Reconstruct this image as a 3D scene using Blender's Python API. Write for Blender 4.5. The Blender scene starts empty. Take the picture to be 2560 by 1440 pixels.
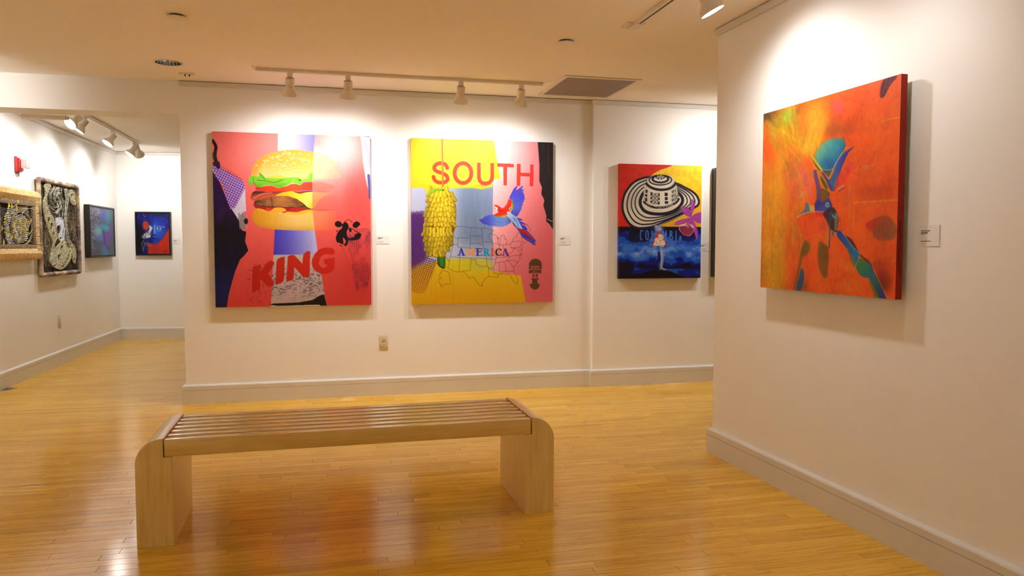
import bpy, bmesh, math, random
import numpy as np
from mathutils import Vector, Matrix

# ------------------------------------------------------------------ camera
scene = bpy.context.scene
COL = scene.collection
cam_data = bpy.data.cameras.new('camera')
cam_data.sensor_width = 36.0
cam_data.lens = 36.0 * 1901.63 / 2560.0
cam_data.clip_start = 0.05
camera = bpy.data.objects.new('camera', cam_data)
COL.objects.link(camera)
_R = Vector((0.97199437, -0.23500357, 0.00052116))
_U = Vector((0.01245872, 0.05374462, 0.99847699))
_F = Vector((0.23467366, 0.97050752, -0.05516731))
camera.matrix_world = Matrix(((_R.x, _U.x, -_F.x, 0.0), (_R.y, _U.y, -_F.y, 0.0),
                              (_R.z, _U.z, -_F.z, 1.23), (0, 0, 0, 1)))
scene.camera = camera

# ------------------------------------------------------------------ world, exposure
world = bpy.data.worlds.new('world')
scene.world = world
world.use_nodes = True
world.node_tree.nodes['Background'].inputs[0].default_value = (0.9, 0.8, 0.65, 1)
world.node_tree.nodes['Background'].inputs[1].default_value = 0.02
scene.view_settings.view_transform = 'Standard'
scene.view_settings.look = 'None'
scene.view_settings.gamma = 1.0
scene.view_settings.use_curve_mapping = False
scene.view_settings.exposure = 1.10
scene.cycles.use_denoising = True
scene.cycles.max_bounces = 6
scene.cycles.diffuse_bounces = 5
scene.cycles.glossy_bounces = 3
scene.cycles.sample_clamp_indirect = 6.0
scene.cycles.adaptive_threshold = 0.08
scene.cycles.use_light_tree = False
scene.cycles.caustics_reflective = False
scene.cycles.caustics_refractive = False

SPOT_W = 32.0                       # watts of one track lamp
SPOT_COL = (1.0, 0.985, 0.955)       # warm white lamp colour

# ------------------------------------------------------------------ helpers
H = 2.486          # ceiling, main room
H2 = 2.454         # ceiling, left room
YM = 6.307         # face of the big middle wall
YS = 6.272         # face of its slightly proud right stretch
XL = -1.089        # left end of the middle wall
XS = 2.242         # where the proud stretch starts
UP = Vector((0, 0, 1))
LW0 = Vector((-2.673, 10.924, 0)); LWD = Vector((-0.017558, -0.999846, 0)); LWN = Vector((0.999846, -0.017558, 0))
RW0 = Vector((2.219, 4.083, 0)); RWD = Vector((0.0174, -0.99985, 0)); RWN = Vector((-0.99985, -0.0174, 0))
BWD = Vector((0.993867, -0.110573, 0)); BWN = Vector((-0.110573, -0.993867, 0))


def srgb(r, g=None, b=None):
    if g is None:
        r, g, b = r
    def f(c):
        c = c / 255.0
        return c / 12.92 if c <= 0.04045 else ((c + 0.055) / 1.055) ** 2.4
    return (f(r), f(g), f(b), 1.0)


class MB:
    """collects verts / faces of one mesh"""
    def __init__(self):
        self.v = []
        self.f = []

    def add(self, verts, faces):
        n = len(self.v)
        self.v += [tuple(p) for p in verts]
        self.f += [tuple(i + n for i in f) for f in faces]
        return self

    def box(self, x0, x1, y0, y1, z0, z1, M=None):
        vs = [Vector((x, y, z)) for z in (z0, z1) for y in (y0, y1) for x in (x0, x1)]
        if M is not None:
            vs = [M @ p for p in vs]
        return self.add(vs, [(0, 2, 3, 1), (4, 5, 7, 6), (0, 1, 5, 4), (2, 6, 7, 3), (0, 4, 6, 2), (1, 3, 7, 5)])

    def bevbox(self, x0, x1, y0, y1, z0, z1, b=0.003, seg=2, M=None):
        bm = bmesh.new()
        bmesh.ops.create_cube(bm, size=1.0)
        for v in bm.verts:
            v.co = Vector(((x0 + x1) / 2 + v.co.x * (x1 - x0), (y0 + y1) / 2 + v.co.y * (y1 - y0),
                           (z0 + z1) / 2 + v.co.z * (z1 - z0)))
        bmesh.ops.bevel(bm, geom=bm.edges[:], offset=b, segments=seg, profile=0.5, affect='EDGES')
        bm.verts.index_update()
        vs = [v.co.copy() for v in bm.verts]
        if M is not None:
            vs = [M @ p for p in vs]
        fs = [tuple(v.index for v in f.verts) for f in bm.faces]
        bm.free()
        return self.add(vs, fs)

    def lathe(self, prof, n=24, M=None, cap0=True, cap1=True):
        """prof: list of (radius, z)"""
        vs = []
        for r, z in prof:
            for k in range(n):
                a = 2 * math.pi * k / n
                vs.append(Vector((r * math.cos(a), r * math.sin(a), z)))
        fs = []
        for i in range(len(prof) - 1):
            for k in range(n):
                k2 = (k + 1) % n
                fs.append((i * n + k, i * n + k2, (i + 1) * n + k2, (i + 1) * n + k))
        if cap0:
            fs.append(tuple(reversed(range(n))))
        if cap1:
            fs.append(tuple((len(prof) - 1) * n + k for k in range(n)))
        if M is not None:
            vs = [M @ p for p in vs]
        return self.add(vs, fs)

    def tube(self, pts, r, n=6, closed=False):
        """tube along a polyline; r a number or a list"""
        pts = [Vector(p) for p in pts]
        m = len(pts)
        rs = r if isinstance(r, (list, tuple)) else [r] * m
        vs = []
        prev = None
        for i, p in enumerate(pts):
            a = pts[(i - 1) % m] if (closed or i > 0) else p
            b = pts[(i + 1) % m] if (closed or i < m - 1) else p
            d = (b - a)
            d = d.normalized() if d.length > 1e-9 else Vector((0, 0, 1))
            if prev is None:
                ref = Vector((0, 0, 1)) if abs(d.z) < 0.9 else Vector((1, 0, 0))
                s = d.cross(ref).normalized()
            else:
                s = (prev - d * prev.dot(d))
                s = s.normalized() if s.length > 1e-6 else d.orthogonal().normalized()
            prev = s
            t = d.cross(s)
            for k in range(n):
                an = 2 * math.pi * k / n
                vs.append(p + (s * math.cos(an) + t * math.sin(an)) * rs[i])
        fs = []
        for i in range(m if closed else m - 1):
            j = (i + 1) % m
            for k in range(n):
                k2 = (k + 1) % n
                fs.append((i * n + k, i * n + k2, j * n + k2, j * n + k))
        if not closed:
            fs.append(tuple(reversed(range(n))))
            fs.append(tuple((m - 1) * n + k for k in range(n)))
        return self.add(vs, fs)

    def prism(self, poly, d, M=None):
        """poly: list of (x, z) outline (counter-clockwise from -y), extruded along +y by d"""
        n = len(poly)
        vs = [Vector((x, 0, z)) for x, z in poly] + [Vector((x, d, z)) for x, z in poly]
        fs = [tuple(range(n)), tuple(reversed(range(n, 2 * n)))]
        for i in range(n):
            j = (i + 1) % n
            fs.append((i, i + n, j + n, j))
        if M is not None:
            vs = [M @ p for p in vs]
        return self.add(vs, fs)

    def build(self, name, mat, parent=None, smooth=False, angle=None):
        me = bpy.data.meshes.new(name)
        me.from_pydata(self.v, [], self.f)
        me.update()
        bm = bmesh.new()
        bm.from_mesh(me)
        bmesh.ops.recalc_face_normals(bm, faces=bm.faces[:])
        bm.to_mesh(me)
        bm.free()
        if mat is not None:
            me.materials.append(mat)
        if smooth:
            me.polygons.foreach_set('use_smooth', [True] * len(me.polygons))
            if angle:
                me.set_sharp_from_angle(angle=math.radians(angle))
        o = bpy.data.objects.new(name, me)
        COL.objects.link(o)
        if parent is not None:
            o.parent = parent
        return o


def empty(name, loc=(0, 0, 0), rot=None):
    o = bpy.data.objects.new(name, None)
    o.empty_display_size = 0.1
    COL.objects.link(o)
    if rot is not None:
        o.matrix_world = Matrix.Translation(loc) @ rot.to_4x4()
    else:
        o.location = loc
    return o


def tag(o, label, cat, group=None, kind=None):
    o['label'] = label
    if cat:
        o['category'] = cat
    if group:
        o['group'] = group
    if kind:
        o['kind'] = kind
    return o


def structure(o, label=None):
    o['kind'] = 'structure'
    if label:
        o['label'] = label
    return o


# ------------------------------------------------------------------ materials
class NT:
    def __init__(self, name):
        self.m = bpy.data.materials.new(name)
        self.m.use_nodes = True
        self.n = self.m.node_tree.nodes
        self.l = self.m.node_tree.links
        self.b = self.n['Principled BSDF']

    def node(self, t, **kw):
        nd = self.n.new(t)
        for k, v in kw.items():
            setattr(nd, k, v)
        return nd

    def link(self, a, b):
        self.l.new(a, b)

    def pos(self):
        return self.node('ShaderNodeNewGeometry').outputs['Position']

    def scaled(self, vec, s):
        mp = self.node('ShaderNodeMapping')
        mp.inputs['Scale'].default_value = s
        self.link(vec, mp.inputs['Vector'])
        return mp.outputs[0]

    def noise(self, vec, scale=5, detail=3, rough=0.5):
        t = self.node('ShaderNodeTexNoise')
        t.inputs['Scale'].default_value = scale
        t.inputs['Detail'].default_value = detail
        t.inputs['Roughness'].default_value = rough
        if vec is not None:
            self.link(vec, t.inputs['Vector'])
        return t.outputs['Fac']

    def ramp(self, fac, stops):
        r = self.node('ShaderNodeValToRGB')
        cr = r.color_ramp
        while len(cr.elements) < len(stops):
            cr.elements.new(0.5)
        for e, (p, c) in zip(cr.elements, stops):
            e.position = p
            e.color = c if len(c) == 4 else (*c, 1)
        self.link(fac, r.inputs[0])
        return r.outputs[0]

    def mix(self, fac, a, b, mode='MIX'):
        mx = self.node('ShaderNodeMix', data_type='RGBA', blend_type=mode)
        for s, v in ((mx.inputs[0], fac), (mx.inputs[6], a), (mx.inputs[7], b)):
            if hasattr(v, 'is_output'):
                self.link(v, s)
            else:
                s.default_value = v
        return mx.outputs[2]

    def math(self, op, a, b=0.0, c=None):
        nd = self.node('ShaderNodeMath', operation=op)
        for s, v in zip(nd.inputs, (a, b, c)):
            if v is None:
                continue
            if hasattr(v, 'is_output'):
                self.link(v, s)
            else:
                s.default_value = v
        return nd.outputs[0]

    def bump(self, h, strength=0.1, dist=0.001):
        bp = self.node('ShaderNodeBump')
        bp.inputs['Strength'].default_value = strength
        bp.inputs['Distance'].default_value = dist
        self.link(h, bp.inputs['Height'])
        self.link(bp.outputs[0], self.b.inputs['Normal'])

    def set(self, **kw):
        for k, v in kw.items():
            s = self.b.inputs[k.replace('_', ' ')]
            if hasattr(v, 'is_output'):
                self.link(v, s)
            else:
                s.default_value = v
        return self


def plain(name, col, rough=0.5, metal=0.0, var=0.06, scale=8.0, bump=0.0, bscale=200.0, spec=0.5):
    """painted / moulded surface with a faint procedural mottling"""
    t = NT(name)
    c = col if len(col) == 4 else (*col, 1)
    nz = t.noise(t.pos(), scale, 1)
    dark = tuple(x * (1 - var) for x in c[:3]) + (1,)
    lite = tuple(min(1, x * (1 + var * 0.6)) for x in c[:3]) + (1,)
    t.set(Base_Color=t.ramp(nz, [(0.3, dark), (0.7, lite)]), Roughness=rough, Metallic=metal)
    t.b.inputs['Specular IOR Level'].default_value = spec
    if bump:
        t.bump(t.noise(t.pos(), bscale, 3), bump, 0.002)
    return t.m


M = {}
M['wall'] = plain('wall_paint', (0.88, 0.865, 0.835), 0.6, var=0.012, scale=2.0, spec=0.25)
M['ceiling'] = plain('ceiling_paint', (0.93, 0.885, 0.82), 0.8, var=0.012, scale=1.5, spec=0.0)
M['trim'] = plain('trim_paint', (0.70, 0.675, 0.63), 0.38, var=0.02, scale=6.0)
M['groove'] = plain('trim_groove', (0.16, 0.13, 0.10), 0.8)
M['fixture'] = plain('fixture_enamel', (0.80, 0.73, 0.62), 0.35, var=0.02)
M['black'] = plain('black_plastic', (0.012, 0.010, 0.009), 0.5)
M['dark_slot'] = plain('dark_slot', (0.02, 0.014, 0.01), 0.7)
M['ivory'] = plain('ivory_plastic', (0.66, 0.58, 0.42), 0.35, var=0.02)
M['card'] = plain('white_card', (0.80, 0.78, 0.76), 0.6, var=0.01)
M['ink'] = plain('printed_ink', (0.10, 0.09, 0.09), 0.7)
M['grille'] = plain('grille_metal', (0.36, 0.30, 0.255), 0.5, var=0.05)
M['chrome'] = plain('reflector_chrome', (0.62, 0.62, 0.60), 0.10, metal=1.0, var=0.03)
M['red'] = plain('red_plastic', srgb(205, 50, 50), 0.3, var=0.04)
M['grey_metal'] = plain('grey_metal', (0.45, 0.44, 0.42), 0.35, metal=0.8)
M['black_frame'] = plain('black_frame_wood', (0.014, 0.011, 0.010), 0.35, var=0.2, scale=30)
M['canvas_back'] = plain('raw_canvas', (0.62, 0.55, 0.44), 0.85, bump=0.2, bscale=900)
M['subfloor'] = plain('floor_joint', (0.20, 0.10, 0.03), 0.8)


def wood(name, c0, c1, c2, rough, stretch, coat=0.0, attr=None, spec=0.5):
    t = NT(name)
    p = t.pos()
    v = t.scaled(p, stretch)
    if attr:
        at = t.node('ShaderNodeAttribute', attribute_name=attr)
        # every board has its own figure: shift the grain by the board's number
        cmb = t.node('ShaderNodeCombineXYZ')
        t.link(t.math('MULTIPLY', at.outputs['Fac'], 37.0), cmb.inputs[0])
        t.link(t.math('MULTIPLY', at.outputs['Fac'], 91.0), cmb.inputs[2])
        ad = t.node('ShaderNodeVectorMath', operation='ADD')
        t.link(v, ad.inputs[0]); t.link(cmb.outputs[0], ad.inputs[1])
        v = ad.outputs[0]
    g1 = t.noise(v, 3.0, 6, 0.6)
    g2 = t.noise(v, 14.0, 3, 0.6)
    g = t.math('ADD', t.math('MULTIPLY', g1, 0.7), t.math('MULTIPLY', g2, 0.3))
    col = t.ramp(g, [(0.33, c2), (0.5, c1), (0.66, c0)])
    if attr:
        tone = t.ramp(at.outputs['Fac'], [(0.0, (0.82, 0.78, 0.70)), (0.25, (0.93, 0.91, 0.88)), (0.6, (1.0, 1.0, 1.0)), (1.0, (1.08, 1.10, 1.15))])
        col = t.mix(1.0, col, tone, 'MULTIPLY')
    t.set(Base_Color=col, Roughness=t.math('ADD', rough - 0.03, t.math('MULTIPLY', g1, 0.06)))
    if coat:
        t.b.inputs['Coat Weight'].default_value = coat
        t.b.inputs['Coat Roughness'].default_value = 0.13
    t.bump(g2, 0.03, 0.001)
    t.b.inputs['Specular IOR Level'].default_value = spec
    return t


_w = wood('maple_floor', (0.82, 0.50, 0.060, 1), (0.74, 0.415, 0.036, 1), (0.57, 0.29, 0.018, 1), 0.15, (1.2, 22.0, 22.0), 0.0, attr='tone', spec=0.34)
# an old dark water stain on the boards by the left wall
_p = _w.pos()
_d = _w.node('ShaderNodeVectorMath', operation='DISTANCE')
_w.link(_w.scaled(_p, (1.0, 1.25, 1.0)), _d.inputs[0])
_d.inputs[1].default_value = (-2.74, 7.31 * 1.25, 0.0)
_st = _w.math('ADD', _d.outputs['Value'], _w.math('MULTIPLY', _w.noise(_w.scaled(_p, (8, 90, 1)), 1.0, 3), 0.10))
_f = _w.ramp(_st, [(0.12, (1, 1, 1)), (0.185, (0, 0, 0))])
_col = _w.b.inputs['Base Color'].links[0].from_socket
_w.link(_w.mix(_f, _col, (0.03, 0.02, 0.012, 1)), _w.b.inputs['Base Color'])
M['floor'] = _w.m
M['bench'] = wood('bench_maple', (0.84, 0.62, 0.22, 1), (0.78, 0.55, 0.17, 1), (0.66, 0.45, 0.12, 1), 0.14, (1.0, 24.0, 24.0), 0.3).m
M['bench_leg'] = wood('bench_leg_maple', (0.86, 0.66, 0.27, 1), (0.80, 0.60, 0.22, 1), (0.70, 0.50, 0.16, 1), 0.26, (22.0, 22.0, 1.2), 0.2).m


def emit(name, col, s):
    t = NT(name)
    t.set(Base_Color=(0.9, 0.9, 0.9, 1), Roughness=0.3)
    t.b.inputs['Emission Color'].default_value = (*col, 1)
    t.b.inputs['Emission Strength'].default_value = s
    t.m.cycles.emission_sampling = 'NONE'
    return t.m


M['lamp'] = emit('lamp_glow', (1.0, 0.96, 0.98), 9.0)

# ------------------------------------------------------------------ the room
def slab(name, quad, z0, z1, mat):
    n = len(quad)
    b = MB()
    vs = [Vector((x, y, z0)) for x, y in quad] + [Vector((x, y, z1)) for x, y in quad]
    fs = [tuple(reversed(range(n))), tuple(range(n, 2 * n))] + [(i, (i + 1) % n, (i + 1) % n + n, i + n) for i in range(n)]
    b.add(vs, fs)
    return b.build(name, mat)


structure(MB().box(XL, XS, YM, YM + 0.26, 0, H + 0.1).build('wall_middle', M['wall']), 'long white middle wall behind the bench')
structure(MB().box(XS, 6.3, YS, YM + 0.26, 0, H + 0.1).build('wall_middle_right', M['wall']), 'white wall stretch standing slightly proud, right of the middle wall')
structure(MB().box(-2.95, XL, YM, YM + 0.26, 2.236, H + 0.1).build('wall_header', M['wall']), 'white header over the opening to the left room')


def wall_along(name, P0, D, N, t0, t1, thick, z1, mat):
    a = P0 + D * t0
    b = P0 + D * t1
    q = [a, b, b - N * thick, a - N * thick]
    o = slab(name, [(p.x, p.y) for p in q], 0, z1, mat)
    return structure(o)


wall_along('wall_left', LW0, LWD, LWN, -0.2, 15.2, 0.2, H + 0.1, M['wall'])
wall_along('wall_right', RW0, RWD, RWN, 0.0, 8.3, 0.30, H + 0.1, M['wall'])
wall_along('wall_far_left_room', LW0, BWD, BWN, -0.2, 3.7, 0.2, H + 0.1, M['wall'])
structure(MB().box(0.75, 0.95, YM + 0.26, 10.75, 0, H + 0.1).build('wall_side_left_room', M['wall']))
structure(MB().box(-3.2, 2.7, -4.3, -4.1, 0, H + 0.1).build('wall_rear', M['wall']))
structure(MB().box(2.45, 6.3, 2.9, 3.1, 0, H + 0.1).build('wall_passage', M['wall']))
structure(MB().box(6.2, 6.4, 2.9, YM + 0.26, 0, H + 0.1).build('wall_end', M['wall']))

# ceiling with a round opening for the recessed lamp
DLX, DLY, DLR = -1.048, 5.708, 0.088


def ceiling_main():
    bm = bmesh.new()
    outer = [bm.verts.new((x, y, H)) for x, y in ((-3.2, -4.3), (6.4, -4.3), (6.4, YM + 0.1), (-3.2, YM + 0.1))]
    inner = [bm.verts.new((DLX + DLR * math.cos(2 * math.pi * k / 32), DLY + DLR * math.sin(2 * math.pi * k / 32), H)) for k in range(32)]
    es = [bm.edges.new((l[i], l[(i + 1) % len(l)])) for l in (outer, inner) for i in range(len(l))]
    bmesh.ops.triangle_fill(bm, use_beauty=True, use_dissolve=False, edges=es)
    for f in bm.faces:
        if f.normal.z > 0:
            f.normal_flip()
    me = bpy.data.meshes.new('ceiling')
    bm.to_mesh(me)
    bm.free()
    me.materials.append(M['ceiling'])
    o = bpy.data.objects.new('ceiling', me)
    COL.objects.link(o)
    return structure(o, 'white plaster ceiling of the main room')


ceiling_main()
structure(MB().box(-3.2, 1.0, YM + 0.1, 11.3, H2, H2 + 0.1).build('ceiling_left_room', M['ceiling']))

# baseboards and picture rails
BB = [(0, 0), (0.024, 0), (0.024, 0.1035), (0.0205, 0.105), (0.024, 0.1065), (0.024, 0.136), (0.021, 0.142), (0.0, 0.149)]


def molding(name, P0, P1, N, prof, m0, m1, mat, zoff=0.0, parent=None):
    P0 = Vector(P0); P1 = Vector(P1); N = Vector(N)
    D = (P1 - P0).normalized()
    n = len(prof)
    vs = [P0 + N * o - D * (m0 * o) + UP * (z + zoff) for o, z in prof] + [P1 + N * o + D * (m1 * o) + UP * (z + zoff) for o, z in prof]
    fs = [tuple(range(n)), tuple(reversed(range(n, 2 * n)))] + [(i, i + n, (i + 1) % n + n, (i + 1) % n) for i in range(n)]
    b = MB().add(vs, fs)
    return b.build(name, mat, parent)


def baseboard(name, P0, P1, N, m0, m1):
    o = structure(molding(name, P0, P1, N, BB, m0, m1, M['trim']))
    g = [(0.0, 0.1038), (0.0222, 0.1038), (0.0222, 0.1062), (0.0, 0.1062)]
    molding('groove', P0, P1, N, g, m0, m1, M['groove'], 0.0, o)
    return o


FW = Vector((0, -1, 0))
rw_far = RW0
rw_near = RW0 + RWD * 8.1
baseboard('baseboard_middle', (XL, YM, 0), (XS, YM, 0), FW, 1, -1)
baseboard('baseboard_middle_end', (XL, YM + 0.26, 0), (XL, YM, 0), Vector((-1, 0, 0)), 1, 1)
baseboard('baseboard_step', (XS, YM, 0), (XS, YS, 0), Vector((-1, 0, 0)), -1, 1)
baseboard('baseboard_middle_right', (XS, YS, 0), (6.2, YS, 0), FW, 1, -1)
baseboard('baseboard_right', rw_far, rw_near, RWN, 1, 0)
baseboard('baseboard_right_end', RW0 - RWN * 0.3, RW0, -RWD, 1, 1)
baseboard('baseboard_left', LW0 + LWD * 15.0, LW0, LWN, 0, -1)
baseboard('baseboard_far_left_room', LW0, LW0 + BWD * 3.6, BWN, -1, 0)

PR = [(0.0, -0.040), (0.016, -0.040), (0.021, -0.036), (0.021, -0.006), (0.012, -0.003), (0.0, -0.003)]


def rail(name, P0, P1, N, m0, m1, h):
    o = structure(molding(name, P0, P1, N, PR, m0, m1, M['trim'], h))
    return o


rail('trim_1', (XL, YM, 0), (XS, YM, 0), FW, 0, -1, H)
rail('trim_2', (XS, YM, 0), (XS, YS, 0), Vector((-1, 0, 0)), -1, 1, H)
rail('trim_3', (XS, YS, 0), (6.2, YS, 0), FW, 1, -1, H)
rail('trim_4', rw_far, rw_near, RWN, 0, 0, H)
rail('trim_5', LW0 + LWD * 4.3, LW0, LWN, 0, -1, H2)
rail('trim_6', LW0, LW0 + BWD * 3.6, BWN, -1, 0, H2)

# ------------------------------------------------------------------ strip floor, board by board
rnd = random.Random(11)
floor = MB().box(-3.2, 6.4, -4.3, 11.3, -0.05, -0.004).build('floor', M['subfloor'])
structure(floor, 'glossy maple strip floor')


def project(P):
    d = Vector(P) - Vector((0, 0, 1.23))
    z = d.dot(_F)
    if z < 0.1:
        return None
    return (1280 + 1901.63 * d.dot(_R) / z, 720 - 1901.63 * d.dot(_U) / z)


PW = 0.057
boards = []
row = 0
y = -4.2
while y < 11.0:
    if y > YM + 0.2:
        xa, xb = -2.9, 0.75
    elif y > 3.1:
        xa, xb = -2.9, 6.2
    else:
        xa, xb = -3.0, 2.5
    x = xa - rnd.uniform(0, 0.6)
    while x < xb:
        L = rnd.choice((0.25, 0.38, 0.5, 0.62, 0.75, 0.9, 1.05, 1.3)) * rnd.uniform(0.9, 1.1)
        boards.append((max(x, xa - 0.1), min(x + L, xb + 0.1), y, y + PW))
        x += L
    y += PW
    row += 1


def area(b):
    x0, x1, y0, y1 = b
    ps = [project((x, yy, 0)) for x, yy in ((x0, y0), (x1, y0), (x1, y1), (x0, y1))]
    if any(q is None for q in ps):
        return 0.0
    if y0 > YM or (x0 > 2.2 and y1 < 4.0):
        return 0.0
    ps = [(min(2560, max(0, u)), min(1440, max(0, v))) for u, v in ps]
    a = 0
    for i in range(4):
        u0, v0 = ps[i]; u1, v1 = ps[(i + 1) % 4]
        a += u0 * v1 - u1 * v0
    return abs(a) / 2


boards.sort(key=area, reverse=True)


def board_geo(b, mb, tones):
    x0, x1, y0, y1 = b
    g = 0.0004
    x0 += g; x1 -= g; y0 += g; y1 -= g
    e = 0.0007
    dz = rnd.uniform(-0.00025, 0.00025)
    vs = [(x0, y0, -0.004), (x1, y0, -0.004), (x1, y1, -0.004), (x0, y1, -0.004),
          (x0, y0, -e + dz), (x1, y0, -e + dz), (x1, y1, -e + dz), (x0, y1, -e + dz),
          (x0 + e, y0 + e, dz), (x1 - e, y0 + e, dz), (x1 - e, y1 - e, dz), (x0 + e, y1 - e, dz)]
    fs = [(0, 1, 5, 4), (1, 2, 6, 5), (2, 3, 7, 6), (3, 0, 4, 7), (4, 5, 9, 8), (5, 6, 10, 9), (6, 7, 11, 10), (7, 4, 8, 11), (8, 9, 10, 11)]
    n = len(mb.v)
    mb.v += vs
    mb.f += [tuple(i + n for i in f) for f in fs]
    tones += [min(1, max(0, rnd.gauss(0.55, 0.25)))] * 9


def board_mesh(mb, tones, name):
    me = bpy.data.meshes.new(name)
    me.from_pydata(mb.v, [], mb.f)
    me.update()
    at = me.attributes.new('tone', 'FLOAT', 'FACE')
    at.data.foreach_set('value', tones)
    me.materials.append(M['floor'])
    o = bpy.data.objects.new(name, me)
    COL.objects.link(o)
    o.parent = floor
    return o


for b in boards[:300]:
    mb = MB(); tn = []
    board_geo(b, mb, tn)
    board_mesh(mb, tn, 'plank')
mb = MB(); tn = []
for b in boards[300:]:
    board_geo(b, mb, tn)
o = board_mesh(mb, tn, 'plank_field')
o['kind'] = 'stuff'

# ------------------------------------------------------------------ bench
def make_bench():
    # the bench frame is turned a touch against the wall
    a = 0.0134
    root = empty('slatted_bench', (-0.769, 3.300, 0))
    root.rotation_euler.z = a
    tag(root, 'long maple gallery bench with slatted seat and rounded block legs', 'bench')
    Lb, Db, Zt = 1.773, 0.482, 0.442
    up, low = 0.106, 0.140            # width of the leg above / below the notch for the rail
    r = 0.102
    rh = 0.072
    for side in (0, 1):
        prof = [(0, 0), (low, 0), (low, Zt - rh - 0.001), (up, Zt - rh - 0.001), (up, Zt + 0.004)]
        cx, cz = r, Zt + 0.004 - r
        for k in range(0, 15):
            an = math.pi / 2 + math.pi / 2 * k / 14
            prof.append((cx + r * math.cos(an), cz + r * math.sin(an)))
        if side:
            prof = [(Lb - x, z) for x, z in reversed(prof)]
        b = MB().prism(prof, Db)
        o = b.build('leg', M['bench_leg'], root)
        bv = o.modifiers.new('bevel', 'BEVEL'); bv.width = 0.002; bv.segments = 2; bv.limit_method = 'ANGLE'; bv.angle_limit = math.radians(40)
        # end-grain strip showing along the inner top edge
        x0 = up if not side else Lb - up
        s = 1 if not side else -1
        MB().box(min(x0, x0 + s * 0.004), max(x0, x0 + s * 0.004), 0.001, Db - 0.001, Zt - 0.02, Zt + 0.0035).build('end_strip', M['bench_edge'], root)
    n = 7
    sw = 0.047
    gap = (Db - n * sw) / (n - 1)
    for i in range(n):
        y0 = i * (sw + gap)
        hgt = rh if i in (0, n - 1) else 0.058
        o = MB().bevbox(up + 0.0045, Lb - up - 0.0045, y0, y0 + sw, Zt - hgt, Zt - 0.001, 0.0035, 2).build('rail' if i in (0, n - 1) else 'slat', M['bench'], root, True, 40)
    # two cross battens carrying the slats
    for x in (0.55, Lb - 0.55):
        MB().bevbox(x - 0.03, x + 0.03, sw + 0.001, Db - sw - 0.001, Zt - rh, Zt - 0.0585, 0.002, 1).build('batten', M['bench'], root)
    return root


M['bench_edge'] = wood('bench_end_grain', (0.62, 0.30, 0.12, 1), (0.52, 0.24, 0.09, 1), (0.42, 0.18, 0.06, 1), 0.35, (10, 10, 30), 0.2).m
make_bench()

# ------------------------------------------------------------------ track lighting
def frame_from(zdir):
    z = Vector(zdir).normalized()
    ref = UP if abs(z.z) < 0.95 else Vector((1, 0, 0))
    x = ref.cross(z).normalized()
    y = z.cross(x)
    return Matrix((x, y, z)).transposed()


def track(name, A, B, z, label, feed='A', plate=True):
    """surface track from A to B on the ceiling z; A, B (x, y)"""
    A = Vector((*A, z)); B = Vector((*B, z))
    D = (B - A); L = D.length; D.normalize()
    S = Vector((-D.y, D.x, 0))
    mat = Matrix((D, S, UP)).transposed().to_4x4()
    root = empty(name, A)
    root.matrix_world = Matrix.Translation(A) @ mat
    tag(root, label, 'track', 'ceiling light tracks')
    w = 0.018
    b = MB()
    b.box(0, L, -w, -0.006, -0.020, -0.0005)
    b.box(0, L, 0.006, w, -0.020, -0.0005)
    b.box(0, L, -0.006, 0.006, -0.006, -0.0005)
    b.build('rail', M['fixture'], root)
    MB().box(0.012, L - 0.012, -0.0055, 0.0055, -0.017, -0.0065).build('slot', M['dark_slot'], root)
    for x0, x1 in ((-0.012, 0.0), (L, L + 0.012)):
        MB().bevbox(x0, x1, -w - 0.001, w + 0.001, -0.021, -0.0005, 0.002, 1).build('end_cap', M['fixture'], root)
    if plate:
        xs = (-0.085, 0.03) if feed == 'A' else (L - 0.03, L + 0.085)
        MB().bevbox(xs[0], xs[1], -0.055, 0.055, -0.004, -0.0005, 0.001, 1).build('feed_plate', M['fixture'], root)
        MB().bevbox(xs[0] + 0.025 if feed == 'A' else xs[0], xs[1] + 0.05 if feed == 'A' else xs[1] - 0.025, -0.0195, 0.0195, -0.0225, -0.004, 0.002, 1).build('feed_box', M['fixture'], root)
    return root


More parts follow.
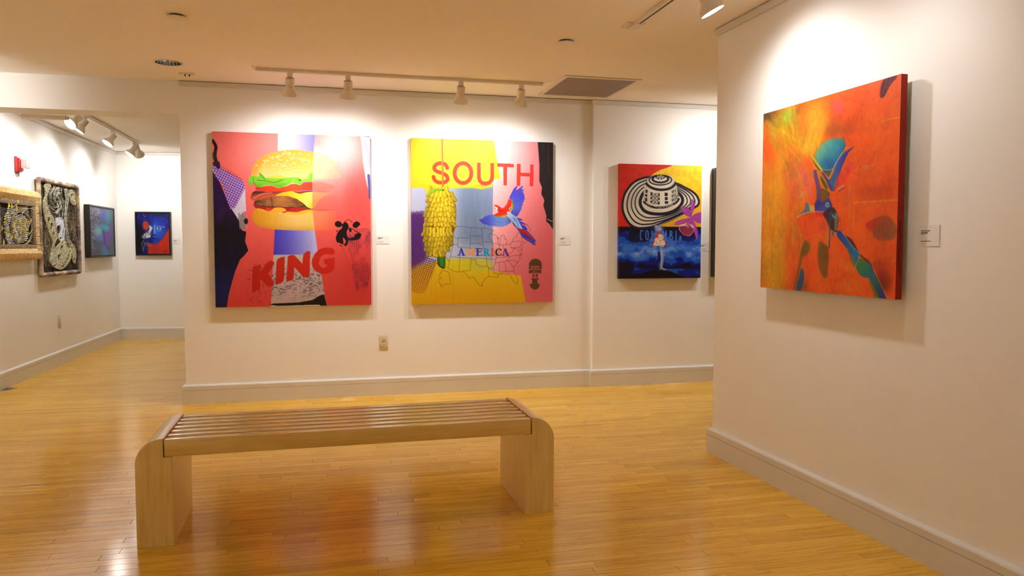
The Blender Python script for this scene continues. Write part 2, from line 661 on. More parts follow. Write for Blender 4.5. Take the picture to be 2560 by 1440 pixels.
def track_head(x, y, z, aim, label, watts=1.0, cone=150.0, blend=1.0, glow='lamp', group='track spotlights'):
    """lamp head hanging from a track whose underside is at z; aim = point lit"""
    root = empty('track_spotlight', (x, y, z))
    tag(root, label, 'spotlight', group)
    MB().bevbox(-0.018, 0.018, -0.018, 0.018, -0.034, 0.0, 0.003, 1).build('adapter', M['fixture'], root)
    MB().lathe([(0.006, -0.052), (0.006, -0.033)], 10).build('stem', M['fixture'], root, True, 40)
    pv = Vector((0, 0, -0.060))
    ax = (Vector(aim) - (Vector((x, y, z)) + pv)).normalized()
    Fm = Matrix.Translation(pv) @ frame_from(ax).to_4x4()
    # can (hollow collar at the back), then the flared bell
    MB().lathe([(0.016, -0.018), (0.027, -0.018), (0.030, -0.020), (0.031, -0.014), (0.031, 0.040), (0.030, 0.046)], 28, Fm, True, True).build('can', M['fixture'], root, True, 35)
    MB().lathe([(0.0305, 0.042), (0.034, 0.050), (0.047, 0.066), (0.055, 0.078), (0.0585, 0.092), (0.0585, 0.102), (0.0555, 0.102), (0.054, 0.092), (0.030, 0.050)], 32, Fm, False, False).build('bell', M['fixture'], root, True, 35)
    MB().lathe([(0.020, 0.088), (0.045, 0.090), (0.0545, 0.094)], 32, Fm, True, False).build('lamp_face', M[glow], root, True)
    ld = bpy.data.lights.new('lamp_light', 'SPOT')
    ld.energy = SPOT_W * watts
    ld.color = SPOT_COL
    ld.spot_size = math.radians(cone)
    ld.spot_blend = blend
    ld.shadow_soft_size = 0.035
    lo = bpy.data.objects.new('lamp_light', ld)
    COL.objects.link(lo)
    lo.parent = root
    lo.matrix_local = Matrix.Translation(pv + ax * 0.108) @ frame_from(-ax).to_4x4()
    return root


# track in front of the middle wall
TZ = H - 0.020
track('ceiling_track', (-0.42, 5.725), (1.615, 5.725), H, 'long cream light track with four heads before the middle wall')
WY = YM - 0.04
for i, (hx, ax_, az, lb) in enumerate(((-0.248, -0.31, 1.15, 'leftmost cream spotlight on the long track above the hamburger painting'),
                                       (0.158, 0.14, 1.15, 'cream spotlight above the right half of the hamburger painting'),
                                       (0.988, 0.985, 1.15, 'cream spotlight above the middle of the SOUTH AMERICA painting'),
                                       (1.457, 1.42, 1.15, 'cream spotlight at the right end of the long track'))):
    track_head(hx, 5.725, TZ, (ax_, WY, az), lb, 0.54)

# track beside the right wall, running out of the picture
track('ceiling_track', (1.705, 4.10), (1.705, -2.6), H, 'cream light track running along the right wall, upper right')
track_head(1.705, 3.29, TZ, RW0 + RWD * 0.92 + Vector((0, 0, 1.38)), 'cream spotlight with lit face aimed at the right wall', 0.52, 150.0, 1.0)
track_head(1.705, 2.42, TZ, RW0 + RWD * 1.5 + Vector((0, 0, 1.4)), 'cream spotlight out of frame lighting the orange painting from the near side', 0.12, 140.0, 1.0)
for k, yy in enumerate((-0.5, -1.8)):
    track_head(1.705, yy, TZ, (2.27, yy, 1.5), ('added unseen cream spotlight on the right wall track just beyond the picture edge', 'last added unseen cream spotlight on the right wall track behind the viewer')[k], 0.3)  # unseen lamps added to lift the ambient light of the room

# left room track
track('ceiling_track', (-2.171, 6.75), (-2.171, 9.88), H2, 'cream light track over the left room wall', plate=False)
TZ2 = H2 - 0.020


def lwall(t, z, o=0.0):
    q = LW0 + LWD * t + LWN * o
    return Vector((q.x, q.y, z))


track_head(-2.171, 7.64, TZ2, (-2.171 - 0.45, 7.64 - 0.65, TZ2 - 0.060 - 0.60), 'dazzling spotlight in the left room turned towards the viewer', 0.32)
track_head(-2.171, 7.84, TZ2, lwall(3.28, 1.50), 'spotlight beside the dazzling one, aimed at the straw-fringed weaving', 0.40)
track_head(-2.171, 8.80, TZ2, lwall(2.55, 1.45), 'spotlight above the tall fibre weaving in the left room', 0.46)
track_head(-2.171, 9.72, TZ2, lwall(1.45, 1.50), 'last but one spotlight on the left room track', 0.46)
track_head(-2.171, 9.83, TZ2, (-2.10, 10.85, 1.45), 'end spotlight of the left room track aimed at the far wall', 0.74)

# tracks out of the picture: left wall of the main room and the passage behind the right wall
track('ceiling_track', (-2.25, 5.7), (-2.25, -2.6), H, 'cream light track along the left wall of the main room')
for yy, az, wh in ((5.35, 1.9, 'nearest the left opening'), (3.6, 1.5, 'second from the left opening, added for fill light'), (2.0, 1.5, 'third from the left opening, added for fill light'), (0.4, 1.5, 'beside the viewer, added for fill light'), (-1.4, 1.5, 'behind the viewer, added for fill light')):
    tgt = (-2.72, 6.29, 2.0) if yy > 5 else (-2.83, yy, az)
    track_head(-2.25, yy, TZ, tgt, 'cream spotlight out of frame on the left wall track, ' + wh, 0.32 if yy > 5 else (0.45 if yy > 1 else 0.95))  # all but the first are unseen lamps added as room fill
track('ceiling_track', (3.30, 5.70), (5.6, 5.70), H, 'cream light track in the passage behind the right wall')
for xx, tx, wh in ((3.55, 3.10, 'nearest the striped hat painting'), (4.15, 2.9, 'in the middle of its track'), (5.2, 5.0, 'farthest along its track')):
    track_head(xx, 5.70, TZ, (tx, YS, 1.45), 'cream spotlight hidden behind the right wall, ' + wh, 0.5)

# ------------------------------------------------------------------ ceiling fittings
def ceiling_disc(x, y, label):
    root = empty('sprinkler_cover', (x, y, H))
    tag(root, label, 'ceiling cap', 'round ceiling caps')
    MB().lathe([(0.034, -0.010), (0.034, 0.0)], 32).build('shadow_gap_collar', M['dark_slot'], root, True, 40)  # dark colour stands for the shadow in the gap above the plate
    MB().lathe([(0.030, -0.0165), (0.046, -0.0155), (0.049, -0.0125), (0.049, -0.010)], 40).build('plate', M['fixture'], root, True, 40)


ceiling_disc(-0.789, 4.539, 'flat round cream cap on the ceiling, upper left')
ceiling_disc(1.435, 4.530, 'flat round cream cap on the ceiling before the air grille')

root = empty('recessed_downlight', (DLX, DLY, H))
tag(root, 'unlit recessed ceiling downlight with silver reflector', 'downlight')
MB().lathe([(0.084, 0.000), (0.084, -0.003), (0.100, -0.0035), (0.102, -0.001), (0.101, 0.0)], 40, None, False, False).build('trim_ring', M['fixture'], root, True, 40)
pr = [(0.0845, -0.002)] + [(0.0845 - 0.030 * (k / 8) ** 1.6, 0.135 * k / 8) for k in range(1, 9)]
b = MB()
nn = 40
vs = []
for i, (r_, z_) in enumerate(pr):
    for k in range(nn):
        rr = r_ * (1 - 0.018 * (k % 2))
        vs.append((rr * math.cos(2 * math.pi * k / nn), rr * math.sin(2 * math.pi * k / nn), z_))
fs = [(i * nn + k, i * nn + (k + 1) % nn, (i + 1) * nn + (k + 1) % nn, (i + 1) * nn + k) for i in range(len(pr) - 1) for k in range(nn)]
b.add(vs, fs).build('reflector', M['chrome'], root)
MB().lathe([(0.054, 0.130), (0.054, 0.137)], 32).build('lamp_holder', M['grey_metal'], root)
MB().lathe([(0.001, 0.085), (0.026, 0.090), (0.036, 0.105), (0.034, 0.130)], 24, None, True, True).build('lamp_bulb', M['card'], root, True)

root = empty('ceiling_sensor_plate', (-0.985, 6.035, H))
tag(root, 'small cream ceiling plate with two dark prongs near the left wall end', 'ceiling plate')
MB().bevbox(-0.052, 0.052, -0.030, 0.030, -0.006, -0.0005, 0.002, 1).build('plate', M['fixture'], root)
for dx in (-0.012, 0.016):
    MB().lathe([(0.004, -0.020), (0.005, -0.006)], 10).build('prong', M['black'], root, True, 40)
    bpy.context.scene.collection.objects[-1].location.x = dx

root = empty('air_grille', (2.018, 5.788, H))
tag(root, 'square dark return-air grille in a cream frame on the ceiling', 'vent')
gw, gh = 0.305, 0.36
b = MB()
for x0, x1, y0, y1 in ((-gw, gw, -gh, -gh + 0.03), (-gw, gw, gh - 0.03, gh), (-gw, -gw + 0.03, -gh + 0.03, gh - 0.03), (gw - 0.03, gw, -gh + 0.03, gh - 0.03)):
    MB().bevbox(x0, x1, y0, y1, -0.008, -0.0005, 0.002, 1).build('frame_bar', M['fixture'], root)
MB().box(-gw + 0.03, gw - 0.03, -gh + 0.03, gh - 0.03, -0.0012, -0.0006).build('backing', M['dark_slot'], root)
b = MB()
k = -gw + 0.032
while k < gw - 0.03:
    b.box(k, k + 0.0042, -gh + 0.03, gh - 0.03, -0.006, -0.0012); k += 0.0082
k = -gh + 0.032
while k < gh - 0.03:
    b.box(-gw + 0.03, gw - 0.03, k, k + 0.0042, -0.0062, -0.0014); k += 0.0082
o = b.build('egg_crate', M['grille'], root)
o['kind'] = 'stuff'

root = empty('header_bar', (-2.262, 6.58, 2.213))
tag(root, 'short cream bar with rounded end behind the header of the left opening', 'bar')
MB().bevbox(0.0, 0.31, -0.012, 0.030, -0.013, 0.022, 0.006, 3).build('body', M['fixture'], root, True, 40)
MB().bevbox(0.31, 0.325, -0.010, 0.028, -0.011, 0.020, 0.003, 1).build('end_cap', M['fixture'], root)

# ------------------------------------------------------------------ outlets
def outlet(Mx, label):
    root = empty('wall_outlet')
    root.matrix_world = Mx
    tag(root, label, 'outlet', 'wall outlets')
    # local: x along the wall, y out of the wall towards -y, z up
    MB().bevbox(-0.035, 0.035, -0.006, -0.0003, -0.0575, 0.0575, 0.003, 2).build('cover_plate', M['ivory'], root, True, 40)
    for zc in (-0.0195, 0.0195):
        prof = [(0.0172 * math.cos(t) , max(-0.0125, min(0.0125, 0.0172 * math.sin(t))) + zc) for t in [2 * math.pi * k / 24 for k in range(24)]]
        s = MB().prism(prof, 0.0025, Matrix.Translation((0, -0.0085, 0))).build('socket', M['ivory'], root)
        for dx, hh in ((-0.0063, 0.0042), (0.0063, 0.0034)):
            MB().box(dx - 0.0011, dx + 0.0011, -0.0088, -0.0070, zc + 0.0035 - hh, zc + 0.0035 + hh).build('slot', M['dark_slot'], s)
        MB().lathe([(0.0025, 0), (0.0025, 0.0018)], 10, Matrix.Translation((0, -0.0088, zc - 0.0075)) @ Matrix.Rotation(-math.pi / 2, 4, 'X')).build('ground_hole', M['dark_slot'], s)
    MB().lathe([(0.003, 0), (0.003, 0.001)], 12, Matrix.Translation((0, -0.0068, 0)) @ Matrix.Rotation(-math.pi / 2, 4, 'X')).build('screw', M['grey_metal'], root)


outlet(Matrix.Translation((0.437, YM, 0.438)), 'ivory duplex outlet low on the middle wall between the two big paintings')
outlet(Matrix.Translation(lwall(2.20, 0.449)) @ Matrix((-LWD, -LWN, UP)).transposed().to_4x4(), 'ivory duplex outlet low on the left room wall')

# ------------------------------------------------------------------ caption cards
def card(Mx, w, h, label, lines):
    root = empty('caption_card')
    root.matrix_world = Mx
    tag(root, label, 'caption card', 'caption cards')
    MB().box(-w / 2, w / 2, -0.0025, -0.0002, -h / 2, h / 2).build('card', M['card'], root)
    b = MB()
    r_ = random.Random(5)
    for fx, fz, fl, th in lines:
        x = -w / 2 + fx * w
        x1 = x + fl * w
        while x < x1:
            l = min(x1 - x, r_.uniform(0.006, 0.016))
            b.box(x, x + l, -0.0029, -0.0024, h / 2 - fz * h - th / 2, h / 2 - fz * h + th / 2)
            x += l + 0.0016
    b.build('printed_lines', M['ink'], root)


def wall_m(P, N):
    N = Vector(N)
    X = UP.cross(N).normalized()
    return Matrix.Translation(P) @ Matrix((X, -N, UP)).transposed().to_4x4()


LINES = [(0.12, 0.28, 0.44, 0.0036), (0.12, 0.37, 0.34, 0.0042), (0.12, 0.435, 0.18, 0.0022), (0.12, 0.77, 0.48, 0.0026)]
card(wall_m(RW0 + RWD * 1.613 + Vector((0, 0, 1.271)), RWN), 0.101, 0.081, 'white caption card right of the orange abstract painting', LINES)
card(wall_m(Vector((0.436, YM, 1.282)), FW), 0.098, 0.070, 'white caption card right of the hamburger painting', LINES)
card(wall_m(Vector((1.994, YM, 1.281)), FW), 0.099, 0.080, 'white caption card right of the SOUTH AMERICA painting', LINES)
card(wall_m(Vector((3.300, YS, 1.222)), FW), 0.096, 0.075, 'white caption card right of the striped hat painting', LINES)
_bq = LW0 + BWD * 0.735
card(wall_m(Vector((_bq.x, _bq.y, 1.283)), BWN), 0.10, 0.075, 'white caption card right of the blue face painting', LINES)

# ------------------------------------------------------------------ fire strobe
root = empty('fire_strobe')
_P = lwall(3.125, 1.965)
root.matrix_world = wall_m(_P, LWN)
tag(root, 'red fire alarm strobe with clear lens high on the left room wall', 'fire alarm')
MB().bevbox(-0.058, 0.058, -0.024, -0.0005, -0.070, 0.070, 0.006, 2).build('base', M['red'], root, True, 40)
MB().bevbox(-0.046, 0.046, -0.040, -0.024, -0.058, 0.058, 0.006, 2).build('housing', M['red'], root, True, 40)
t = NT('clear_lens')
t.set(Base_Color=(0.93, 0.84, 0.83, 1), Roughness=0.12)
t.b.inputs['Transmission Weight'].default_value = 0.2
t.b.inputs['Coat Weight'].default_value = 0.5
M['lens'] = t.m
MB().bevbox(-0.034, 0.036, -0.098, -0.040, -0.036, 0.050, 0.010, 3).build('lens', M['lens'], root, True, 40)
MB().lathe([(0.006, -0.105), (0.006, -0.068)], 10, Matrix.Translation((0, -0.014, 0))).build('test_stub', M['grey_metal'], root, True, 40)


def text_mesh(body, size, mat, parent, name, Mx, extr=0.0003, vertical=False, align='CENTER'):
    cu = bpy.data.curves.new('tmp_text', 'FONT')
    cu.body = body
    cu.size = size
    cu.extrude = extr
    cu.align_x = align
    cu.align_y = 'CENTER'
    if vertical:
        cu.space_line = 0.92
    to = bpy.data.objects.new('tmp_text', cu)
    COL.objects.link(to)
    dg = bpy.context.evaluated_depsgraph_get()
    me = bpy.data.meshes.new_from_object(to.evaluated_get(dg))
    bpy.data.objects.remove(to)
    me.materials.clear()
    me.materials.append(mat)
    me.transform(Mx)
    me.name = name
    o = bpy.data.objects.new(name, me)
    COL.objects.link(o)
    o.parent = parent
    return o


# letters standing on the strobe's housing side, reading FIRE
text_mesh('F\nI\nR\nE', 0.022, M['red'], root, 'lettering', Matrix.Translation((0.0, -0.0985, 0.007)) @ Matrix.Rotation(math.pi / 2, 4, 'X'), 0.0005, True)

# ------------------------------------------------------------------ paintings
# Each canvas front is a fine mesh whose painted colours are worked out here, shape by shape,
# and stored as vertex colours.  Outlines are given in the numbers of a tracing sheet (ox, oy, scale)
# and are straightened into the rectangle of the canvas by its four corners.
class Art:
    def __init__(s, w, h, quad, seed=1, ss=2):
        s.w, s.h, s.ss = w, h, ss
        s.W, s.H = w * ss, h * ss
        s.im = np.zeros((s.H, s.W, 3))
        s.rng = np.random.RandomState(seed)
        src = np.array(quad, float)
        dst = np.array([(0, 0), (s.W, 0), (s.W, s.H), (0, s.H)], float)
        A = []
        b = []
        for (x, y), (u, v) in zip(src, dst):
            A += [[x, y, 1, 0, 0, 0, -u * x, -u * y], [0, 0, 0, x, y, 1, -v * x, -v * y]]
            b += [u, v]
        k = np.linalg.solve(np.array(A), np.array(b))
        s.Hm = np.append(k, 1).reshape(3, 3)
        s.sheet(0, 0, 1)

    def sheet(s, ox, oy, sc):
        s.o = np.array([ox, oy], float)
        s.sc = sc
        return s

    def P(s, pts):
        p = np.atleast_2d(np.array(pts, float)) / s.sc + s.o
        q = np.c_[p, np.ones(len(p))] @ s.Hm.T
        return q[:, :2] / q[:, 2:3]

    def K(s, pts, d):
        """length d on the sheet near pts -> canvas pixels"""
        c = np.mean(np.atleast_2d(np.array(pts, float)), 0)
        q = s.P([c, c + (10, 0), c + (0, 10)])
        return d / 10 * 0.5 * (np.linalg.norm(q[1] - q[0]) + np.linalg.norm(q[2] - q[0]))

    @staticmethod
    def spl(p, closed=True, n=6):
        m = len(p)
        out = []
        for i in range(m if closed else m - 1):
            p0, p1, p2, p3 = (p[(i + k) % m] if closed else p[min(max(i + k, 0), m - 1)] for k in (-1, 0, 1, 2))
            for t in np.arange(n) / n:
                out.append(0.5 * (2 * p1 + (p2 - p0) * t + (2 * p0 - 5 * p1 + 4 * p2 - p3) * t * t + (3 * p1 - p0 - 3 * p2 + p3) * t ** 3))
        if not closed:
            out.append(p[-1])
        return np.array(out)

    def _mask(s, q):
        """filled polygon in canvas pixels -> (mask, y0, x0)"""
        x0 = int(max(0, math.floor(q[:, 0].min()) - 1)); x1 = int(min(s.W, math.ceil(q[:, 0].max()) + 2))
        y0 = int(max(0, math.floor(q[:, 1].min()) - 1)); y1 = int(min(s.H, math.ceil(q[:, 1].max()) + 2))
        if x1 <= x0 or y1 <= y0:
            return None
        A = np.zeros((y1 - y0, x1 - x0 + 1), np.int16)
        n = len(q)
        for i in range(n):
            (xa, ya), (xb, yb) = q[i], q[(i + 1) % n]
            if ya == yb:
                continue
            if ya > yb:
                xa, ya, xb, yb = xb, yb, xa, ya
            r0 = max(y0, int(math.ceil(ya - 0.5))); r1 = min(y1, int(math.ceil(yb - 0.5)))
            if r1 <= r0:
                continue
            rows = np.arange(r0, r1)
            xs = xa + (rows + 0.5 - ya) * (xb - xa) / (yb - ya)
            ix = np.clip(np.ceil(xs - 0.5).astype(int) - x0, 0, x1 - x0)
            np.add.at(A, (rows - y0, ix), 1)
        return (np.cumsum(A, 1)[:, :-1] % 2).astype(float), y0, x0

    @staticmethod
    def blur(m, r):
        r = int(round(r))
        if r < 1:
            return m
        for _ in range(2):
            for ax in (0, 1):
                p = np.pad(m, [(r + 1, r) if a == ax else (0, 0) for a in (0, 1)], mode='edge')
                c = np.cumsum(p, ax)
                n = m.shape[ax]
                if ax == 0:
                    m = (c[2 * r + 1:2 * r + 1 + n] - c[:n]) / (2 * r + 1)
                else:
                    m = (c[:, 2 * r + 1:2 * r + 1 + n] - c[:, :n]) / (2 * r + 1)
        return m

    def full(s, pts, smooth=False, blur=0):
        q = s.P(pts)
        if smooth:
            q = s.spl(q)
        F = np.zeros((s.H, s.W))
        r = s._mask(q)
        if r:
            m, y0, x0 = r
            F[y0:y0 + m.shape[0], x0:x0 + m.shape[1]] = m
        return s.blur(F, s.K(pts, blur)) if blur else F

    def put(s, m, col, y0=0, x0=0, a=1.0):
        reg = s.im[y0:y0 + m.shape[0], x0:x0 + m.shape[1]]
        c = np.array(col, float)
        if c.ndim == 3:
            c = c[y0:y0 + m.shape[0], x0:x0 + m.shape[1]]
        if c.max() > 1.5:
            c = c / 255.0
        al = (m * a)[..., None]
        reg[:] = reg * (1 - al) + c * al

    def fill(s, pts, col, a=1.0, smooth=False, blur=0):
        if blur:
            s.put(s.full(pts, smooth, blur), col, a=a)
            return
        q = s.P(pts)
        if smooth:
            q = s.spl(q)
        r = s._mask(q)
        if r:
            s.put(r[0], col, r[1], r[2], a)

    def grad(s, stops):
        """linear gradient image; stops [(sheet point, colour)...]"""
        q = s.P([p for p, c in stops])
        d = q[-1] - q[0]
        L = d @ d
        ts = [(p - q[0]) @ d / L for p in q]
        yy, xx = np.mgrid[0:s.H, 0:s.W]
        t = ((xx - q[0, 0]) * d[0] + (yy - q[0, 1]) * d[1]) / L
        cs = np.array([c for p, c in stops], float) / 255.0
        return np.stack([np.interp(t, ts, cs[:, k]) for k in range(3)], -1)

    def line(s, pts, w, col, a=1.0, smooth=False, closed=False, taper=False):
        q = s.P(pts)
        if smooth:
            q = s.spl(q, closed)
        elif closed:
            q = np.r_[q, q[:1]]
        r = max(0.55, s.K(pts, w) / 2)
        n = len(q)
        x0 = int(max(0, q[:, 0].min() - r - 2)); x1 = int(min(s.W, q[:, 0].max() + r + 3))
        y0 = int(max(0, q[:, 1].min() - r - 2)); y1 = int(min(s.H, q[:, 1].max() + r + 3))
        if x1 <= x0 or y1 <= y0:
            return
        M_ = np.zeros((y1 - y0, x1 - x0))
        for i in range(n - 1):
            A, B = q[i], q[i + 1]
            rr = r * (1 - 0.85 * i / (n - 1)) if taper else r
            a0 = int(max(x0, min(A[0], B[0]) - rr - 2)); a1 = int(min(x1, max(A[0], B[0]) + rr + 3))
            b0 = int(max(y0, min(A[1], B[1]) - rr - 2)); b1 = int(min(y1, max(A[1], B[1]) + rr + 3))
            if a1 <= a0 or b1 <= b0:
                continue
            yy, xx = np.mgrid[b0:b1, a0:a1] + 0.5
            d = B - A
            L = d @ d + 1e-9
            t = np.clip(((xx - A[0]) * d[0] + (yy - A[1]) * d[1]) / L, 0, 1)
            dist = np.hypot(xx - A[0] - t * d[0], yy - A[1] - t * d[1])
            v = M_[b0 - y0:b1 - y0, a0 - x0:a1 - x0]
            np.maximum(v, np.clip(rr + 0.5 - dist, 0, 1), out=v)
        s.put(M_, col, y0, x0, a)

    def ell(s, c, rx, ry, col, a=1.0, rot=0.0, soft=False, ring=None):
        t = np.linspace(0, 2 * np.pi, 40, endpoint=False)
        def pts(k):
            x, y = rx * k * np.cos(t), ry * k * np.sin(t)
            return np.c_[c[0] + x * math.cos(rot) - y * math.sin(rot), c[1] + x * math.sin(rot) + y * math.cos(rot)]
        if not soft:
            s.fill(pts(1.0), col, a)
            return
        q = s.P(pts(2.2))
        cc = s.P([c])[0]
        e = s.P([(c[0] + rx * math.cos(rot), c[1] + rx * math.sin(rot)), (c[0] - ry * math.sin(rot), c[1] + ry * math.cos(rot))]) - cc
        x0 = int(max(0, q[:, 0].min())); x1 = int(min(s.W, q[:, 0].max() + 1))
        y0 = int(max(0, q[:, 1].min())); y1 = int(min(s.H, q[:, 1].max() + 1))
        if x1 <= x0 or y1 <= y0:
            return
        yy, xx = np.mgrid[y0:y1, x0:x1]
        inv = np.linalg.inv(e.T)
        u = inv[0, 0] * (xx - cc[0]) + inv[0, 1] * (yy - cc[1])
        v = inv[1, 0] * (xx - cc[0]) + inv[1, 1] * (yy - cc[1])
        s.put(np.exp(-1.0 * (u * u + v * v) ** 1.4), col, y0, x0, a)

    def noise(s, sx, sy=None, seed=0, octs=3):
        """smooth noise 0..1, feature size in canvas pixels of the final mesh"""
        sy = sy or sx
        out = np.zeros((s.H, s.W)); amp = 1.0; tot = 0.0
        rg = np.random.RandomState(seed)
        for o in range(octs):
            fx, fy = max(1.0, sx * s.ss / 2 ** o), max(1.0, sy * s.ss / 2 ** o)
            nx, ny = int(s.W / fx) + 3, int(s.H / fy) + 3
            g = rg.rand(ny, nx)
            X = np.arange(s.W) / fx; Y = np.arange(s.H) / fy
            xi = X.astype(int); yi = Y.astype(int)
            tx = X - xi; ty = Y - yi
            tx = tx * tx * (3 - 2 * tx); ty = (ty * ty * (3 - 2 * ty))[:, None]
            a = g[yi][:, xi] * (1 - tx) + g[yi][:, xi + 1] * tx
            b = g[yi + 1][:, xi] * (1 - tx) + g[yi + 1][:, xi + 1] * tx
            out += amp * (a * (1 - ty) + b * ty)
            tot += amp
            amp *= 0.5
        return out / tot

    def grid_cells(s, pts, p0, ang, step, col, a=1.0, duty=0.68, amod=None):
        """rotated grid of little squares (stencil print) inside an outline"""
        m = s.full(pts)
        st = s.K(pts, step)
        c = s.P([p0])[0]
        yy, xx = np.mgrid[0:s.H, 0:s.W]
        u = ((xx - c[0]) * math.cos(ang) + (yy - c[1]) * math.sin(ang)) / st
        v = (-(xx - c[0]) * math.sin(ang) + (yy - c[1]) * math.cos(ang)) / st
        k = ((u % 1) < duty) & ((v % 1) < duty)
        g = m * k
        if amod is not None:
            g = g * amod
        s.put(s.blur(g, 1), col, a=a)

    def out(s):
        im = np.clip(s.im, 0, 1).reshape(s.h, s.ss, s.w, s.ss, 3).mean((1, 3))
        return im


def art_material(name, rough=0.45):
    t = NT(name)
    at = t.node('ShaderNodeVertexColor', layer_name='paint')
    t.set(Base_Color=at.outputs['Color'], Roughness=rough)
    t.b.inputs['Specular IOR Level'].default_value = 0.25
    wv = t.noise(t.pos(), 420, 1)
    t.bump(wv, 0.15, 0.0006)
    return t.m


M['paint'] = art_material('painted_canvas')


def canvas(name, im, w, h, off, thick, parent, side=None):
    """canvas with painted front; local x right, -y out of the wall, z up, origin lower left"""
    n, m = im.shape[:2]
    xs = (np.arange(m) / (m - 1)) * w
    zs = h - (np.arange(n) / (n - 1)) * h
    X, Z = np.meshgrid(xs, zs)
    co = np.stack([X, np.full_like(X, -off - thick), Z], -1).reshape(-1, 3)
    lin = np.where(im <= 0.04045, im / 12.92, ((im + 0.055) / 1.055) ** 2.4).reshape(-1, 3) * 0.74
    idx = np.arange(n * m).reshape(n, m)
    q = np.stack([idx[:-1, :-1], idx[1:, :-1], idx[1:, 1:], idx[:-1, 1:]], -1).reshape(-1, 4)
    ring = np.concatenate([idx[0, :-1], idx[:-1, -1], idx[-1, :0:-1], idx[:0:-1, 0]])
    rc = co[ring].copy()
    k = len(ring)
    base = n * m
    front = rc.copy()
    back = rc.copy(); back[:, 1] = -off
    scol = lin[ring] * 0.95 if side is None else np.tile(np.array(side[:3]), (k, 1))
    co = np.concatenate([co, front, back])
    cols = np.concatenate([lin, scol, scol])
    i0 = base + np.arange(k); i1 = base + (np.arange(k) + 1) % k
    sq = np.stack([i0, i1, i1 + k, i0 + k], -1)
    faces = np.concatenate([q, sq])
    me = bpy.data.meshes.new(name)
    me.vertices.add(len(co)); me.vertices.foreach_set('co', co.ravel())
    me.loops.add(faces.size); me.loops.foreach_set('vertex_index', faces.ravel())
    me.polygons.add(len(faces))
    me.polygons.foreach_set('loop_start', np.arange(0, faces.size, 4))
    me.update(calc_edges=True)
    at = me.color_attributes.new('paint', 'FLOAT_COLOR', 'POINT')
    at.data.foreach_set('color', np.c_[cols, np.ones(len(cols))].astype(np.float32).ravel())
    me.materials.append(M['paint'])
    o = bpy.data.objects.new(name, me)
    COL.objects.link(o)
    if parent is not None:
        o.parent = parent
    MB().box(0.004, w - 0.004, -off - thick + 0.003, -off, 0.004, h - 0.004).build('stretcher', M['canvas_back'], parent)
    return o


def speckle(A, amt=0.025, sx=3, sy=14, seed=9):
    nz = A.noise(sx, sy, seed) - 0.5
    A.im *= (1 + amt * 2 * nz)[..., None]


